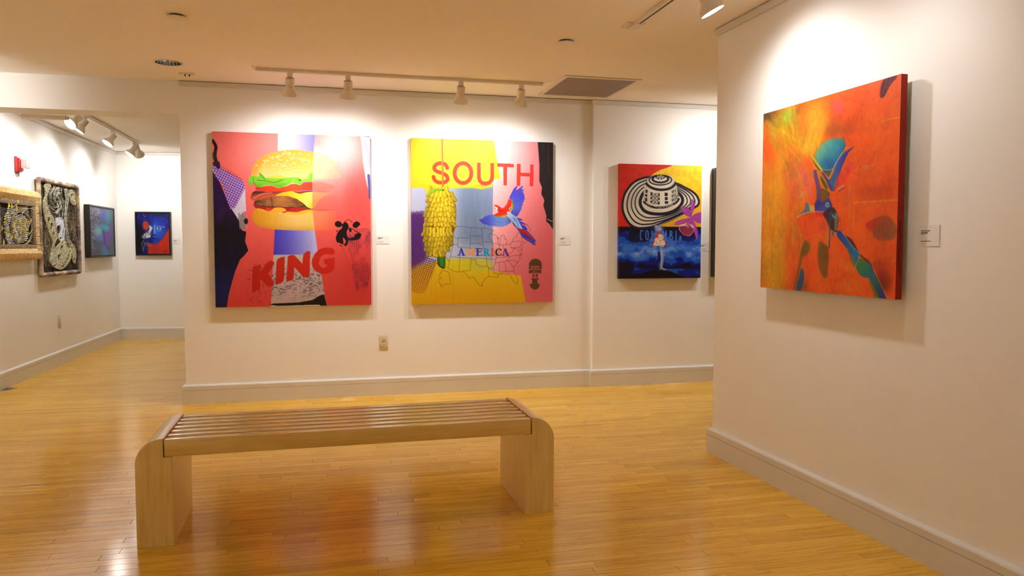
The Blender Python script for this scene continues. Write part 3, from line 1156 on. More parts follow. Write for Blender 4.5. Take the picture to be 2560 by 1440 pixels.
# ---- 1: hamburger
def art_burger():
    A = Art(404, 456, [(533.7, 328.5), (926.4, 341.7), (926.4, 763.5), (535.8, 766.7)], 3)
    A.sheet(500, 300, 2.88)
    A.im[:] = A.grad([((600, 90), (250, 118, 112)), ((650, 700), (250, 105, 98)), ((700, 1340), (226, 66, 58))])
    A.ell((430, 230), 190, 170, (255, 145, 140), 0.6, soft=True)
    A.ell((1010, 260), 190, 260, (255, 200, 200), 0.8, soft=True)
    A.ell((1130, 560), 130, 230, (255, 78, 76), 0.7, soft=True)
    A.ell((1100, 1150), 170, 230, (214, 55, 50), 0.7, soft=True)
    A.ell((960, 1150), 60, 250, (222, 72, 66), 0.5, soft=True)
    # white corner, upper right
    A.fill([(1158, 110), (1235, 118), (1235, 590), (1215, 520), (1195, 430), (1175, 300), (1168, 190)], (232, 220, 240))
    A.line([(1190, 150), (1215, 250), (1222, 330)], 22, (150, 150, 190), 0.5)
    A.line([(1215, 400), (1225, 560)], 20, (60, 60, 140), 0.8)
    A.line([(1170, 115), (1230, 122)], 12, (60, 60, 80), 0.7)
    # the blue and white band
    band = [(568, 90), (836, 95), (822, 220), (812, 500), (822, 790), (845, 967), (525, 967), (537, 790), (560, 500)]
    A.fill(band, A.grad([((570, 150), (232, 228, 250)), ((700, 150), (168, 165, 240)), ((830, 150), (118, 112, 232))]))
    low = [(537, 780), (821, 780), (845, 967), (524, 967)]
    A.fill(low, A.grad([((530, 900), (72, 62, 205)), ((640, 900), (105, 100, 220)), ((760, 900), (160, 158, 235)), ((850, 900), (210, 205, 240))]))
    # grey scribbled part below
    gr = [(524, 967), (845, 967), (880, 1200), (903, 1336), (500, 1338)]
    A.fill(gr, A.grad([((700, 960), (205, 190, 182)), ((700, 1330), (196, 172, 158))]))
    m = A.full(gr)
    nz = A.noise(5, 3, 21, 3)
    yy = np.linspace(0, 1, A.H)[:, None]
    scrib = np.clip((nz - 0.52) * 9, 0, 1) * m * np.clip((yy - 0.745) * 12, 0, 1) * np.clip((0.975 - yy) * 14, 0, 1)
    A.put(scrib, (92, 62, 88), a=0.75)
    A.put(np.clip((A.noise(30, 22, 5) - 0.45) * 4, 0, 1) * m, (214, 176, 186), a=0.45)
    m2 = A.full([(330, 1030), (524, 1030), (505, 1310), (330, 1310)], blur=10)
    A.put(np.clip((A.noise(6, 4, 33) - 0.55) * 8, 0, 1) * m2, (150, 50, 55), a=0.5)
    A.fill([(487, 1325), (520, 1318), (700, 1312), (800, 1295), (850, 1265), (885, 1255), (904, 1338), (858, 1338), (850, 1330), (700, 1332), (560, 1338)], (32, 24, 18))
    A.line([(510, 1340), (850, 1336)], 8, (235, 215, 190))
    # dark mass on the left
    A.sheet(500, 300, 2.88)
    dark = [(97, 330), (125, 400), (160, 470), (185, 540), (215, 600), (245, 660), (285, 725), (300, 790), (332, 800), (322, 870), (345, 935), (312, 975), (285, 1000), (250, 1080), (225, 1160), (200, 1250), (183, 1345), (95, 1345)]
    A.fill(dark, A.grad([((150, 330), (48, 14, 74)), ((150, 600), (44, 12, 66)), ((170, 800), (16, 10, 22)), ((150, 1000), (14, 12, 34)), ((150, 1200), (24, 26, 92)), ((140, 1340), (16, 18, 74))]))
    A.put(np.clip((A.noise(4, 40, 8) - 0.5) * 4, 0, 1) * A.full(dark), (40, 40, 110), a=0.25)
    # white patch and lavender print
    A.sheet(525, 330, 6)
    wp = [(380, 700), (520, 745), (535, 860), (545, 1180), (500, 1190), (440, 1330), (330, 1150), (240, 960), (215, 800), (110, 680), (50, 560), (50, 505), (190, 540)]
    A.fill(wp, (224, 212, 236))
    A.fill([(50, 505), (190, 540), (520, 745), (525, 840), (380, 1120), (310, 1150), (240, 960), (215, 800), (110, 680)], (206, 165, 232), 0.9)
    A.grid_cells([(50, 505), (170, 520), (520, 735), (530, 845), (370, 1150), (290, 1120), (240, 950), (205, 790), (100, 670)], (60, 520), 0.46, 36, (84, 28, 142), duty=0.66)
    A.grid_cells([(170, 470), (200, 490), (500, 690), (480, 740), (160, 540)], (60, 520), 0.46, 36, (150, 30, 50), 0.8, 0.6, A.noise(12, 12, 4))
    A.grid_cells([(100, 1200), (210, 1120), (280, 1160), (150, 1360), (90, 1330)], (60, 520), 0.46, 36, (92, 30, 120), 0.5)
    for k in range(12):
        x = 440 + 9 * k
        A.line([(x, 1210 + 13 * (k % 3)), (x - 6, 1330), (x + 4, 1440)], 11, (215, 215, 225) if k % 2 else (40, 40, 52), 0.8)
    A.ell((540, 1330), 30, 45, (26, 20, 28))
    A.line([(65, 130), (110, 220), (100, 300), (95, 400), (120, 470), (140, 530)], 46, (26, 20, 26), 1, True)
    A.line([(80, 330), (110, 440)], 60, (50, 40, 45), 0.7)
    A.fill([(60, 450), (160, 440), (175, 540), (60, 500)], (44, 16, 62), 0.9)
    # ---------- burger
    A.sheet(600, 350, 6)
    bun = [(182, 540), (192, 440), (255, 325), (370, 235), (520, 180), (700, 152), (880, 150), (1060, 172), (1250, 212), (1380, 285), (1460, 380), (1490, 480), (1492, 570), (1300, 590), (900, 600), (400, 590), (220, 560)]
    A.fill(bun, A.grad([((800, 150), (222, 150, 52)), ((800, 280), (236, 168, 62)), ((800, 430), (244, 190, 96)), ((800, 560), (248, 214, 142))]), 1, True)
    mb_ = A.full(bun, True)
    A.put(mb_ * A.full([(170, 560), (180, 420), (260, 310), (380, 225), (420, 260), (300, 380), (250, 560)], blur=40), (218, 138, 30), a=0.8)
    A.put(mb_ * A.full([(560, 200), (960, 200), (1000, 380), (500, 380)], blur=60), (240, 160, 50), a=0.5)
    rg = np.random.RandomState(4)
    for k in range(120):
        x = rg.uniform(210, 1080); y = rg.uniform(165, 520)
        d = ((x - 800) / 640) ** 2 + ((y - 560) / 410) ** 2
        if d > 0.93 or (y > 420 and rg.rand() > 0.25):
            continue
        an = rg.uniform(-0.5, 0.7)
        A.ell((x + 2, y + 5), 20, 9, (196, 124, 40), 0.6, an)
        A.ell((x, y), 19, 7.5, (255, 228, 150), 0.95, an)
    A.fill([(400, 560), (520, 530), (640, 535), (720, 560), (900, 570), (1010, 560), (1000, 600), (420, 600)], (250, 204, 70), 1, True)
    let = [(138, 668), (150, 550), (200, 532), (280, 545), (305, 488), (345, 515), (405, 566), (560, 572), (700, 566), (860, 556), (930, 600), (1000, 575), (1050, 510), (1100, 500), (1100, 630), (1010, 622), (950, 625), (905, 676), (840, 648), (765, 650), (680, 690), (570, 712), (480, 672), (400, 676), (340, 700), (300, 706), (240, 690), (210, 655)]
    A.fill(let, A.grad([((600, 500), (120, 205, 40)), ((600, 620), (136, 205, 52)), ((600, 710), (96, 178, 28))]), 1, True)
    A.line([(270, 600), (400, 612), (520, 632), (640, 596)], 12, (52, 122, 20), 0.8, True)
    A.line([(210, 560), (215, 640), (250, 690)], 10, (60, 130, 20), 0.7, True)
    A.line([(820, 570), (780, 640)], 14, (180, 232, 110), 0.8)
    A.line([(300, 500), (380, 590)], 16, (70, 150, 25), 0.7)
    A.line([(1060, 530), (1000, 610)], 16, (170, 235, 120), 0.7)
    A.ell((900, 600), 26, 10, (40, 70, 20), 0.8, 0.3)
    A.line([(300, 706), (360, 676), (480, 676), (570, 712), (690, 688), (770, 652), (840, 650), (905, 676)], 6, (205, 225, 120), 0.8, True)
    tom = [(240, 700), (340, 704), (480, 684), (570, 716), (700, 692), (765, 660), (840, 655), (905, 680), (960, 635), (1090, 628), (1250, 632), (1400, 680), (1410, 735), (1250, 742), (1080, 748), (800, 768), (560, 768), (380, 764), (240, 748)]
    A.fill(tom, A.grad([((240, 720), (206, 50, 36)), ((500, 720), (238, 66, 34)), ((800, 700), (240, 92, 40)), ((1100, 700), (235, 60, 40))]))
    A.fill([(182, 792), (240, 758), (420, 770), (580, 765), (720, 770), (900, 770), (1000, 760), (1250, 745), (1380, 760), (1250, 790), (1000, 790), (900, 808), (800, 790), (640, 785), (540, 830), (420, 872), (300, 884), (205, 908), (162, 870)], (150, 62, 48))
    A.fill([(165, 868), (200, 840), (330, 800), (480, 785), (540, 828), (420, 868), (300, 884), (205, 906)], (204, 84, 58))
    A.line([(210, 870), (330, 810), (470, 790)], 10, (240, 150, 110), 0.8, True)
    A.line([(260, 880), (360, 820), (500, 800)], 7, (120, 40, 30), 0.7, True)
    A.fill([(190, 790), (240, 760), (380, 772), (300, 800), (200, 806)], (92, 42, 34), 1, True)
    A.fill([(195, 960), (230, 950), (400, 990), (700, 1000), (950, 1005), (1100, 1035), (1400, 1040), (1400, 1090), (1000, 1100), (430, 1080), (235, 1020)], (178, 30, 24))
    pat = [(214, 945), (235, 905), (380, 872), (530, 840), (700, 832), (850, 870), (960, 950), (1050, 1032), (880, 1012), (700, 996), (500, 1002), (330, 985), (240, 975)]
    A.fill(pat, A.grad([((220, 940), (84, 52, 30)), ((400, 930), (142, 88, 44)), ((640, 910), (182, 112, 54)), ((860, 960), (120, 72, 38)), ((1040, 1020), (80, 45, 26))]), 1, True)
    A.put(A.full(pat, True) * np.clip((A.noise(7, 5, 61) - 0.5) * 5, 0, 1), (214, 150, 84), a=0.35)
    A.line([(470, 850), (480, 920), (490, 1000)], 10, (70, 40, 22), 0.8, True)
    A.line([(300, 985), (600, 1002), (880, 1012)], 14, (60, 32, 18), 0.6, True)
    A.fill([(1110, 1010), (1190, 900), (1340, 822), (1440, 850), (1440, 1010), (1250, 1030)], (150, 92, 70), 1, True)
    che = [(525, 822), (640, 782), (780, 765), (840, 790), (900, 806), (1000, 782), (1090, 775), (1250, 788), (1400, 800), (1260, 838), (1180, 900), (1120, 1000), (1065, 1032), (1010, 1005), (940, 940), (850, 880), (720, 836), (610, 836)]
    A.fill(che, A.grad([((540, 820), (228, 180, 30)), ((800, 830), (250, 214, 50)), ((1020, 920), (255, 236, 110)), ((1090, 1000), (244, 196, 40))]))
    A.ell((430, 1035), 46, 22, (215, 60, 60), 1, 0.2)
    A.fill([(250, 1020), (330, 1030), (440, 1062), (520, 1012), (640, 1012), (690, 1056), (580, 1090), (430, 1086), (290, 1060)], (244, 178, 42), 1, True)
    A.ell((850, 1040), 92, 34, (200, 48, 30))
    A.line([(790, 1050), (850, 1020), (920, 1050)], 9, (120, 16, 12), 0.9, True)
    A.fill([(700, 1070), (850, 1078), (960, 1050), (1060, 1040), (1200, 1062), (1380, 1060), (1400, 1090), (900, 1130), (700, 1110)], (246, 188, 52), 1, True)
    bot = [(180, 1130), (228, 1028), (300, 1050), (350, 1076), (450, 1084), (560, 1092), (680, 1096), (850, 1118), (980, 1092), (1090, 1080), (1380, 1078), (1432, 1150), (1424, 1320), (1340, 1346), (900, 1352), (520, 1336), (290, 1292), (205, 1225)]
    A.fill(bot, A.grad([((185, 1180), (226, 150, 28)), ((450, 1190), (240, 178, 56)), ((800, 1190), (246, 208, 116)), ((1100, 1190), (244, 204, 104)), ((1420, 1190), (240, 150, 70))]), 1, True)
    A.put(A.full(bot, True) * A.full([(190, 1260), (600, 1300), (1100, 1310), (1100, 1380), (180, 1380)], blur=36), (214, 146, 34), a=0.6)
    # right half seen through the coral glaze
    gl = [(1118, 60), (1112, 200), (1100, 400), (1086, 600), (1084, 850), (1090, 1100), (1122, 1440), (1560, 1440), (1800, 900), (1700, 60)]
    m = A.full(gl)
    glz = A.grad([((1100, 200), (255, 196, 196)), ((1250, 520), (252, 190, 178)), ((1300, 900), (250, 128, 118)), ((1300, 1340), (252, 112, 84))])
    yv = A.full([(1000, -50), (1500, -50), (1400, 300), (1330, 900), (1330, 1400), (1000, 1400)], blur=130)
    sf = A.full([(1040, 190), (1300, 200), (1450, 340), (1490, 700), (1430, 1180), (1400, 1330), (1040, 1360)], True, 42)
    A.put(m * sf, glz, a=0.66)
    A.put(m * np.clip(1 - yv, 0, 1) * A.full([(1040, 150), (1480, 250), (1520, 600), (1470, 1340), (1040, 1360)], True, 40), A.grad([((1300, 200), (255, 176, 172)), ((1400, 700), (252, 120, 116)), ((1300, 1340), (246, 84, 80))]), a=0.75)
    # ---------- lettering
    A.sheet(610, 600, 8.4706)
    K = [(165, 555), (338, 502), (332, 660), (470, 465), (545, 420), (612, 450), (630, 490), (595, 545), (490, 705), (612, 890), (605, 950), (545, 985), (470, 962), (325, 810), (318, 1035), (145, 1098)]
    I = [(672, 440), (700, 390), (760, 360), (848, 343), (835, 760), (815, 860), (760, 905), (640, 940)]
    N = [(912, 335), (985, 308), (1055, 315), (1215, 495), (1240, 300), (1300, 240), (1390, 228), (1370, 740), (1330, 785), (1270, 790), (1210, 755), (1045, 560), (1035, 780), (1000, 840), (870, 882)]
    G = [(1560, 210), (1640, 170), (1740, 155), (1850, 170), (1905, 215), (1912, 260), (1890, 300), (1830, 310), (1760, 298), (1700, 300), (1640, 320), (1600, 370), (1580, 430), (1575, 500), (1600, 565), (1650, 590), (1700, 585), (1740, 550), (1735, 520), (1690, 500), (1668, 460), (1672, 405), (1910, 365), (1900, 590), (1860, 650), (1790, 700), (1700, 720), (1600, 710), (1500, 660), (1440, 590), (1412, 490), (1425, 400), (1480, 290)]
    rc = A.grad([((100, 700), (196, 34, 18)), ((1000, 600), (206, 32, 12)), ((1900, 400), (212, 34, 22))])
    for L_ in (K, I, N, G):
        A.fill(L_, rc, 0.94)
    # ---------- cow head stencil
    A.sheet(820, 530, 6)
    bk = (26, 12, 16)
    A.ell((150, 182), 56, 46, bk, 1, 0.25)
    A.fill([(205, 185), (240, 155), (268, 150), (300, 190), (306, 240), (275, 290), (278, 350), (300, 392), (360, 408), (300, 420), (286, 480), (258, 516), (228, 500), (262, 440), (240, 400), (214, 380), (220, 430), (226, 490), (180, 470), (120, 450), (107, 390), (128, 320), (160, 275), (205, 240)], bk)
    A.fill([(362, 200), (385, 160), (430, 140), (470, 162), (477, 190), (442, 222), (422, 240), (395, 236), (370, 226)], bk, 1, True)
    A.fill([(290, 402), (340, 385), (385, 370), (400, 332), (460, 318), (492, 330), (482, 380), (452, 410), (372, 427), (300, 420)], bk, 1, True)
    A.ell((328, 268), 22, 36, bk)
    A.line([(240, 152), (290, 116), (330, 128), (360, 160)], 9, bk, 1, True)
    A.line([(362, 248), (410, 290), (462, 316)], 12, bk, 1, True)
    A.ell((183, 503), 16, 9, bk, 1, 0.3)
    A.ell((130, 284), 9, 16, bk, 1, 0.5)
    A.ell((424, 240), 5, 20, bk)
    # dotted print on the right
    prt = [(290, 300), (440, 260), (600, 238), (640, 330), (640, 900), (590, 1130), (520, 1260), (440, 1262), (400, 1120), (350, 860), (345, 680), (285, 560), (290, 430)]
    am = np.clip((A.noise(16, 22, 77, 2) - 0.30) * 2.6, 0.05, 1)
    A.grid_cells(prt, (300, 300), -0.10, 30.5, (92, 14, 54), 0.85, 0.62, am)
    A.put(A.full(prt, blur=12) * np.clip((A.noise(14, 20, 78, 2) - 0.55) * 4, 0, 1), (60, 20, 90), a=0.35)
    A.line([(200, 500), (300, 800), (370, 1160)], 34, (205, 60, 60), 0.35, True)
    speckle(A)
    return A.out()


# ---- 2: bananas, macaw, map
def art_south():
    A = Art(392, 442, [(1028.8, 343), (1384, 358.3), (1379.2, 755.5), (1028.1, 759.3)], 5)
    A.sheet(1000, 320, 3.1304)
    A.im[:] = A.grad([((720, 500), (255, 200, 202)), ((880, 520), (252, 166, 168)), ((1030, 560), (240, 130, 134)), ((1200, 620), (226, 104, 108))])
    A.put(A.full([(700, 950), (1210, 950), (1210, 1400), (700, 1400)], blur=120), (232, 104, 112), a=0.55)
    A.fill([(60, 460), (730, 440), (720, 1170), (60, 1170)], A.grad([((90, 700), (196, 196, 226)), ((230, 700), (184, 190, 220)), ((420, 700), (168, 180, 208)), ((500, 700), (122, 140, 170)), ((620, 700), (112, 130, 162)), ((720, 700), (132, 146, 186))]))
    A.put(A.full([(330, 900), (720, 930), (720, 1120), (330, 1060)], blur=46), (196, 202, 226), a=0.75)
    A.put(np.clip((A.noise(10, 80, 3) - 0.5) * 3, 0, 1) * A.full([(420, 470), (725, 450), (718, 960), (420, 950)], blur=16), (150, 165, 192), a=0.4)
    # yellow above
    A.fill([(60, 40), (735, 90), (762, 250), (790, 400), (726, 406), (722, 462), (640, 440), (540, 462), (60, 468)], A.grad([((90, 250), (250, 202, 34)), ((260, 250), (250, 226, 44)), ((600, 250), (252, 236, 64)), ((780, 250), (250, 230, 40))]))
    A.put(A.full([(150, 430), (450, 455), (730, 455), (640, 480), (560, 470), (280, 480), (225, 520), (190, 470)], True, 5), (226, 206, 30), a=0.85)
    A.ell((610, 455), 70, 18, (196, 196, 26), 0.8, 0, True)
    # yellow below
    A.fill([(60, 1075), (230, 1050), (345, 1022), (480, 1040), (560, 1030), (620, 1085), (680, 1110), (940, 1157), (978, 1368), (985, 1400), (60, 1400)], A.grad([((400, 1030), (226, 206, 24)), ((400, 1130), (232, 190, 18)), ((400, 1370), (232, 172, 10))]), 1)
    A.put(A.full([(330, 1030), (690, 1030), (680, 1130), (400, 1110)], True, 14), (222, 204, 28), a=0.8)
    A.put(A.full([(540, 1020), (640, 1060), (620, 1130), (540, 1090)], True, 14), (190, 190, 70), a=0.5)
    for x in (240, 272, 320, 410):
        A.line([(x, 1040), (x + 4, 1366)], 2.5, (186, 110, 10), 0.4)
    A.fill([(1080, 112), (1212, 112), (1206, 700), (1195, 802), (1165, 755), (1140, 735), (1143, 690), (1120, 610), (1128, 570), (1105, 520), (1110, 470), (1090, 420), (1092, 300)], (38, 32, 34))
    A.line([(1150, 720), (1190, 735)], 6, (230, 120, 124))
    A.put(np.clip((A.noise(4, 60, 13) - 0.55) * 4, 0, 1) * A.full([(1095, 130), (1200, 130), (1190, 700), (1140, 600)]), (80, 74, 74), a=0.5)
    # purple stencil print on the left
    g = [(60, 690), (110, 652), (205, 640), (192, 800), (190, 900), (210, 1005), (290, 1030), (250, 1150), (185, 1290), (130, 1290), (60, 1250)]
    A.put(A.full([(60, 700), (130, 660), (200, 690), (190, 900), (210, 1000), (150, 1060), (60, 1070)], True, 12), (66, 14, 104), a=0.75)
    A.grid_cells(g, (90, 700), 0.34, 16.5, A.grad([((130, 640), (84, 20, 90)), ((130, 900), (74, 14, 110)), ((130, 1060), (96, 30, 90)), ((150, 1150), (140, 62, 44)), ((150, 1280), (190, 110, 40))]), 1, 0.66)
    A.put(A.full([(90, 1070), (280, 1040), (200, 1260), (90, 1220)], blur=10) * np.clip((A.noise(3, 3, 2) - 0.5) * 4, 0, 1), (200, 150, 70), a=0.3)
    # ---------- map of states
    A.sheet(1080, 540, 7.58)
    ln = (44, 34, 40)
    LN = [[(450, 188), (590, 198), (735, 215), (850, 225), (975, 238), (992, 212), (1010, 235), (1090, 258), (1165, 268), (1150, 300), (1100, 335), (1070, 385), (1085, 430), (1130, 470)],
          [(735, 215), (722, 410), (712, 605)], [(725, 375), (945, 382)], [(720, 512), (880, 515), (955, 532)], [(935, 235), (945, 380), (958, 490), (962, 560), (985, 620)],
          [(962, 492), (1125, 490), (1140, 525)], [(400, 355), (440, 415), (492, 420), (496, 403), (722, 418)], [(492, 420), (480, 530), (485, 580), (712, 605), (960, 615)], [(385, 545), (480, 530)],
          [(385, 545), (360, 690), (345, 762), (520, 785), (730, 795), (1030, 800)], [(345, 762), (318, 830), (322, 885), (290, 965)], [(240, 745), (318, 855)], [(545, 610), (522, 785), (505, 1050)], [(730, 795), (722, 1028), (575, 1040)],
          [(290, 965), (340, 1010), (430, 1050), (520, 1055), (575, 1040), (640, 1095), (660, 1140), (710, 1180), (755, 1145), (810, 1185), (840, 1255), (890, 1305), (940, 1325), (935, 1270), (990, 1200), (1065, 1145), (1100, 1150), (1160, 1140), (1200, 1165), (1250, 1160), (1235, 1120), (1260, 1095), (1330, 1095), (1400, 1110), (1430, 1090), (1480, 1120), (1500, 1190), (1560, 1270), (1600, 1290), (1615, 1230), (1590, 1150), (1545, 1060), (1540, 970), (1610, 880), (1640, 840), (1690, 790), (1680, 735), (1700, 640), (1700, 560), (1745, 520), (1810, 460), (1760, 450)],
          [(735, 828), (825, 830), (835, 910), (900, 945), (970, 955), (1040, 945), (1060, 965), (1065, 1060), (1075, 1145)], [(1030, 620), (1025, 800), (1040, 945)], [(800, 660), (985, 662)], [(1025, 800), (1030, 818), (1195, 812), (1205, 830)], [(1060, 990), (1155, 988), (1160, 1080), (1220, 1090), (1240, 1120)],
          [(1130, 470), (1145, 520), (1160, 570), (1140, 610), (1175, 680), (1180, 740), (1215, 790), (1195, 840), (1185, 900), (1155, 985)], [(1140, 525), (1245, 528)], [(1100, 335), (1190, 360), (1235, 400), (1240, 440), (1255, 400), (1240, 470), (1250, 530), (1268, 555), (1290, 520), (1280, 440), (1310, 375), (1350, 365), (1378, 400), (1370, 450), (1400, 435), (1415, 480), (1395, 540)],
          [(1268, 555), (1395, 540), (1440, 548), (1510, 500), (1530, 440), (1590, 400), (1610, 340), (1640, 330)], [(1268, 555), (1265, 690), (1215, 790)], [(1345, 550), (1355, 680)], [(1480, 530), (1490, 610), (1650, 590)], [(1505, 495), (1650, 475), (1690, 520), (1650, 600), (1680, 660)], [(1490, 610), (1560, 615), (1500, 690), (1440, 730)], [(1560, 615), (1620, 640), (1680, 735)],
          [(1215, 800), (1400, 775), (1680, 735)], [(1400, 860), (1470, 770)], [(1195, 885), (1330, 870), (1400, 855), (1445, 850), (1540, 840), (1615, 880)], [(1260, 880), (1268, 1095)], [(1355, 870), (1390, 960), (1392, 1045)], [(1445, 855), (1480, 910), (1545, 970)], [(1310, 1055), (1535, 1045)], [(1310, 1055), (1305, 1095)],
          [(1690, 380), (1700, 500), (1745, 490)], [(1740, 200), (1800, 165), (1830, 230), (1865, 275), (1830, 330), (1790, 380)], [(1680, 735), (1640, 760), (1650, 800)],
          [(220, 1025), (320, 1060), (332, 1180), (345, 1285), (240, 1280), (205, 1310), (170, 1330), (150, 1280), (120, 1240), (115, 1190), (160, 1170), (125, 1120), (150, 1080), (180, 1040), (220, 1025)]]
    for q in LN:
        A.line(q, 5.2, ln, 0.9)
    # ---------- AMERICA in serif capitals
    def serif(ch, x0, x1, y0, y1, col):
        w_, h_ = x1 - x0, y1 - y0
        def S(a, b, wd):
            A.line([(x0 + a[0] * w_, y0 + a[1] * h_), (x0 + b[0] * w_, y0 + b[1] * h_)], wd, col)
        T = 0.30 * 110
        if ch == 'A':
            S((0.48, 0.06), (0.16, 0.92), 15); S((0.50, 0.08), (0.80, 0.90), 34); S((0.28, 0.66), (0.68, 0.66), 11)
            S((0.02, 0.94), (0.36, 0.94), 13); S((0.60, 0.94), (0.99, 0.94), 13)
        elif ch == 'M':
            S((0.16, 0.06), (0.16, 0.92), 15); S((0.20, 0.08), (0.50, 0.86), 30); S((0.80, 0.08), (0.52, 0.86), 13); S((0.84, 0.06), (0.84, 0.92), 34)
            S((0.02, 0.05), (0.24, 0.05), 12); S((0.76, 0.05), (0.99, 0.05), 12); S((0.02, 0.95), (0.30, 0.95), 12); S((0.68, 0.95), (0.99, 0.95), 12)
        elif ch == 'E':
            S((0.28, 0.06), (0.28, 0.92), 36); S((0.04, 0.05), (0.92, 0.05), 13); S((0.04, 0.95), (0.95, 0.95), 13); S((0.30, 0.48), (0.70, 0.48), 12)
            S((0.90, 0.05), (0.90, 0.26), 12); S((0.94, 0.74), (0.94, 0.95), 12); S((0.70, 0.36), (0.70, 0.60), 10)
        elif ch == 'R':
            S((0.26, 0.06), (0.26, 0.92), 36); S((0.04, 0.05), (0.60, 0.05), 13); S((0.04, 0.95), (0.46, 0.95), 13)
            A.line([(x0 + 0.3 * w_, y0 + 0.06 * h_), (x0 + 0.66 * w_, y0 + 0.10 * h_), (x0 + 0.74 * w_, y0 + 0.27 * h_), (x0 + 0.62 * w_, y0 + 0.47 * h_), (x0 + 0.3 * w_, y0 + 0.50 * h_)], 22, col, 1, True)
            S((0.52, 0.52), (0.80, 0.90), 34); S((0.70, 0.95), (0.99, 0.95), 13)
        elif ch == 'I':
            S((0.5, 0.06), (0.5, 0.92), 38); S((0.08, 0.05), (0.92, 0.05), 13); S((0.08, 0.95), (0.92, 0.95), 13)
        elif ch == 'C':
            A.line([(x0 + a * w_, y0 + b * h_) for a, b in ((0.90, 0.28), (0.80, 0.12), (0.58, 0.05), (0.34, 0.12), (0.20, 0.32), (0.17, 0.54), (0.24, 0.76), (0.42, 0.92), (0.64, 0.95), (0.82, 0.86), (0.94, 0.70))], 15, col, 1, True)
            A.line([(x0 + a * w_, y0 + b * h_) for a, b in ((0.28, 0.22), (0.20, 0.42), (0.20, 0.60), (0.30, 0.80))], 32, col, 1, True)
            S((0.92, 0.06), (0.92, 0.32), 12)
    for ch, x0, x1, y0, y1, c in (('A', 476, 622, 608, 748, (58, 46, 196)), ('M', 632, 798, 612, 750, (250, 152, 62)), ('E', 824, 948, 612, 752, (90, 42, 150)), ('R', 958, 1092, 614, 754, (22, 158, 200)), ('I', 1098, 1172, 616, 756, (240, 78, 52)), ('C', 1182, 1312, 616, 758, (30, 18, 22)), ('A', 1308, 1454, 618, 760, (86, 40, 150))):
        serif(ch, x0, x1, y0, y1, c)
    # ---------- SOUTH
    A.sheet(1060, 340, 7.529)
    rd = A.grad([((150, 700), (250, 72, 44)), ((1200, 700), (248, 76, 50)), ((2060, 700), (248, 46, 46))])
    A.line([(447, 602), (425, 548), (375, 517), (315, 509), (250, 527), (206, 577), (213, 630), (270, 670), (350, 698), (425, 740), (454, 800), (430, 848), (380, 872), (315, 874), (245, 855), (205, 815), (188, 765)], 73, rd, 1, True)
    t = np.linspace(0, 2 * np.pi, 40, endpoint=False)
    A.line(np.c_[742 + 157 * np.cos(t), 700 + 186 * np.sin(t)], 76, rd, 1, True, True)
    A.fill([(1006, 503), (1078, 505), (1077, 620), (1005, 620)], rd)
    A.fill([(1256, 512), (1328, 514), (1327, 620), (1255, 620)], rd)
    A.line([(1041, 570), (1041, 600), (1040, 780), (1056, 848), (1100, 888), (1170, 900), (1236, 882), (1277, 832), (1290, 770), (1291, 600), (1291, 570)], 73, rd)
    A.fill([(1385, 518), (1698, 535), (1695, 600), (1572, 595), (1562, 938), (1498, 935), (1500, 592), (1385, 585)], rd)
    A.fill([(1755, 535), (1825, 538), (1822, 700), (2000, 710), (2003, 548), (2065, 550), (2058, 958), (1990, 955), (1995, 775), (1818, 768), (1812, 948), (1745, 945)], rd)
    # ---------- rope and bananas
    A.line([(355, 20), (354, 300), (360, 700), (364, 1010)], 34, (176, 112, 48))
    A.line([(348, 20), (347, 300), (352, 700), (356, 1010)], 12, (216, 160, 88), 0.8)
    for k in range(60):
        A.line([(342, 40 + k * 16), (372, 48 + k * 16)], 4, (120, 66, 24), 0.6)
    A.sheet(1050, 440, 6)
    sil = [(140, 260), (190, 200), (300, 180), (350, 205), (430, 215), (470, 270), (520, 360), (545, 500), (540, 640), (530, 760), (500, 870), (490, 1010), (440, 1070), (400, 1120), (370, 1170), (310, 1210), (240, 1210), (190, 1200), (110, 1170), (80, 1060), (70, 960), (55, 880), (75, 700), (90, 560), (100, 480), (130, 400)]
    A.fill([(255, 1150), (378, 1150), (376, 1370), (335, 1382), (275, 1325), (252, 1270)], A.grad([((250, 1250), (34, 84, 24)), ((320, 1250), (70, 140, 40)), ((378, 1250), (40, 96, 26))]))
    A.line([(258, 1300), (290, 1345), (350, 1378)], 22, (44, 34, 14), 0.8)
    A.fill(sil, (120, 84, 8), 1, True)
    sq_ = A.spl(np.array(sil, float))
    rg = np.random.RandomState(8)
    def span(y):
        xs = []
        for i in range(len(sq_)):
            a, b = sq_[i], sq_[(i + 1) % len(sq_)]
            if (a[1] - y) * (b[1] - y) < 0:
                xs.append(a[0] + (y - a[1]) * (b[0] - a[0]) / (b[1] - a[1]))
        return (min(xs), max(xs)) if len(xs) > 1 else None
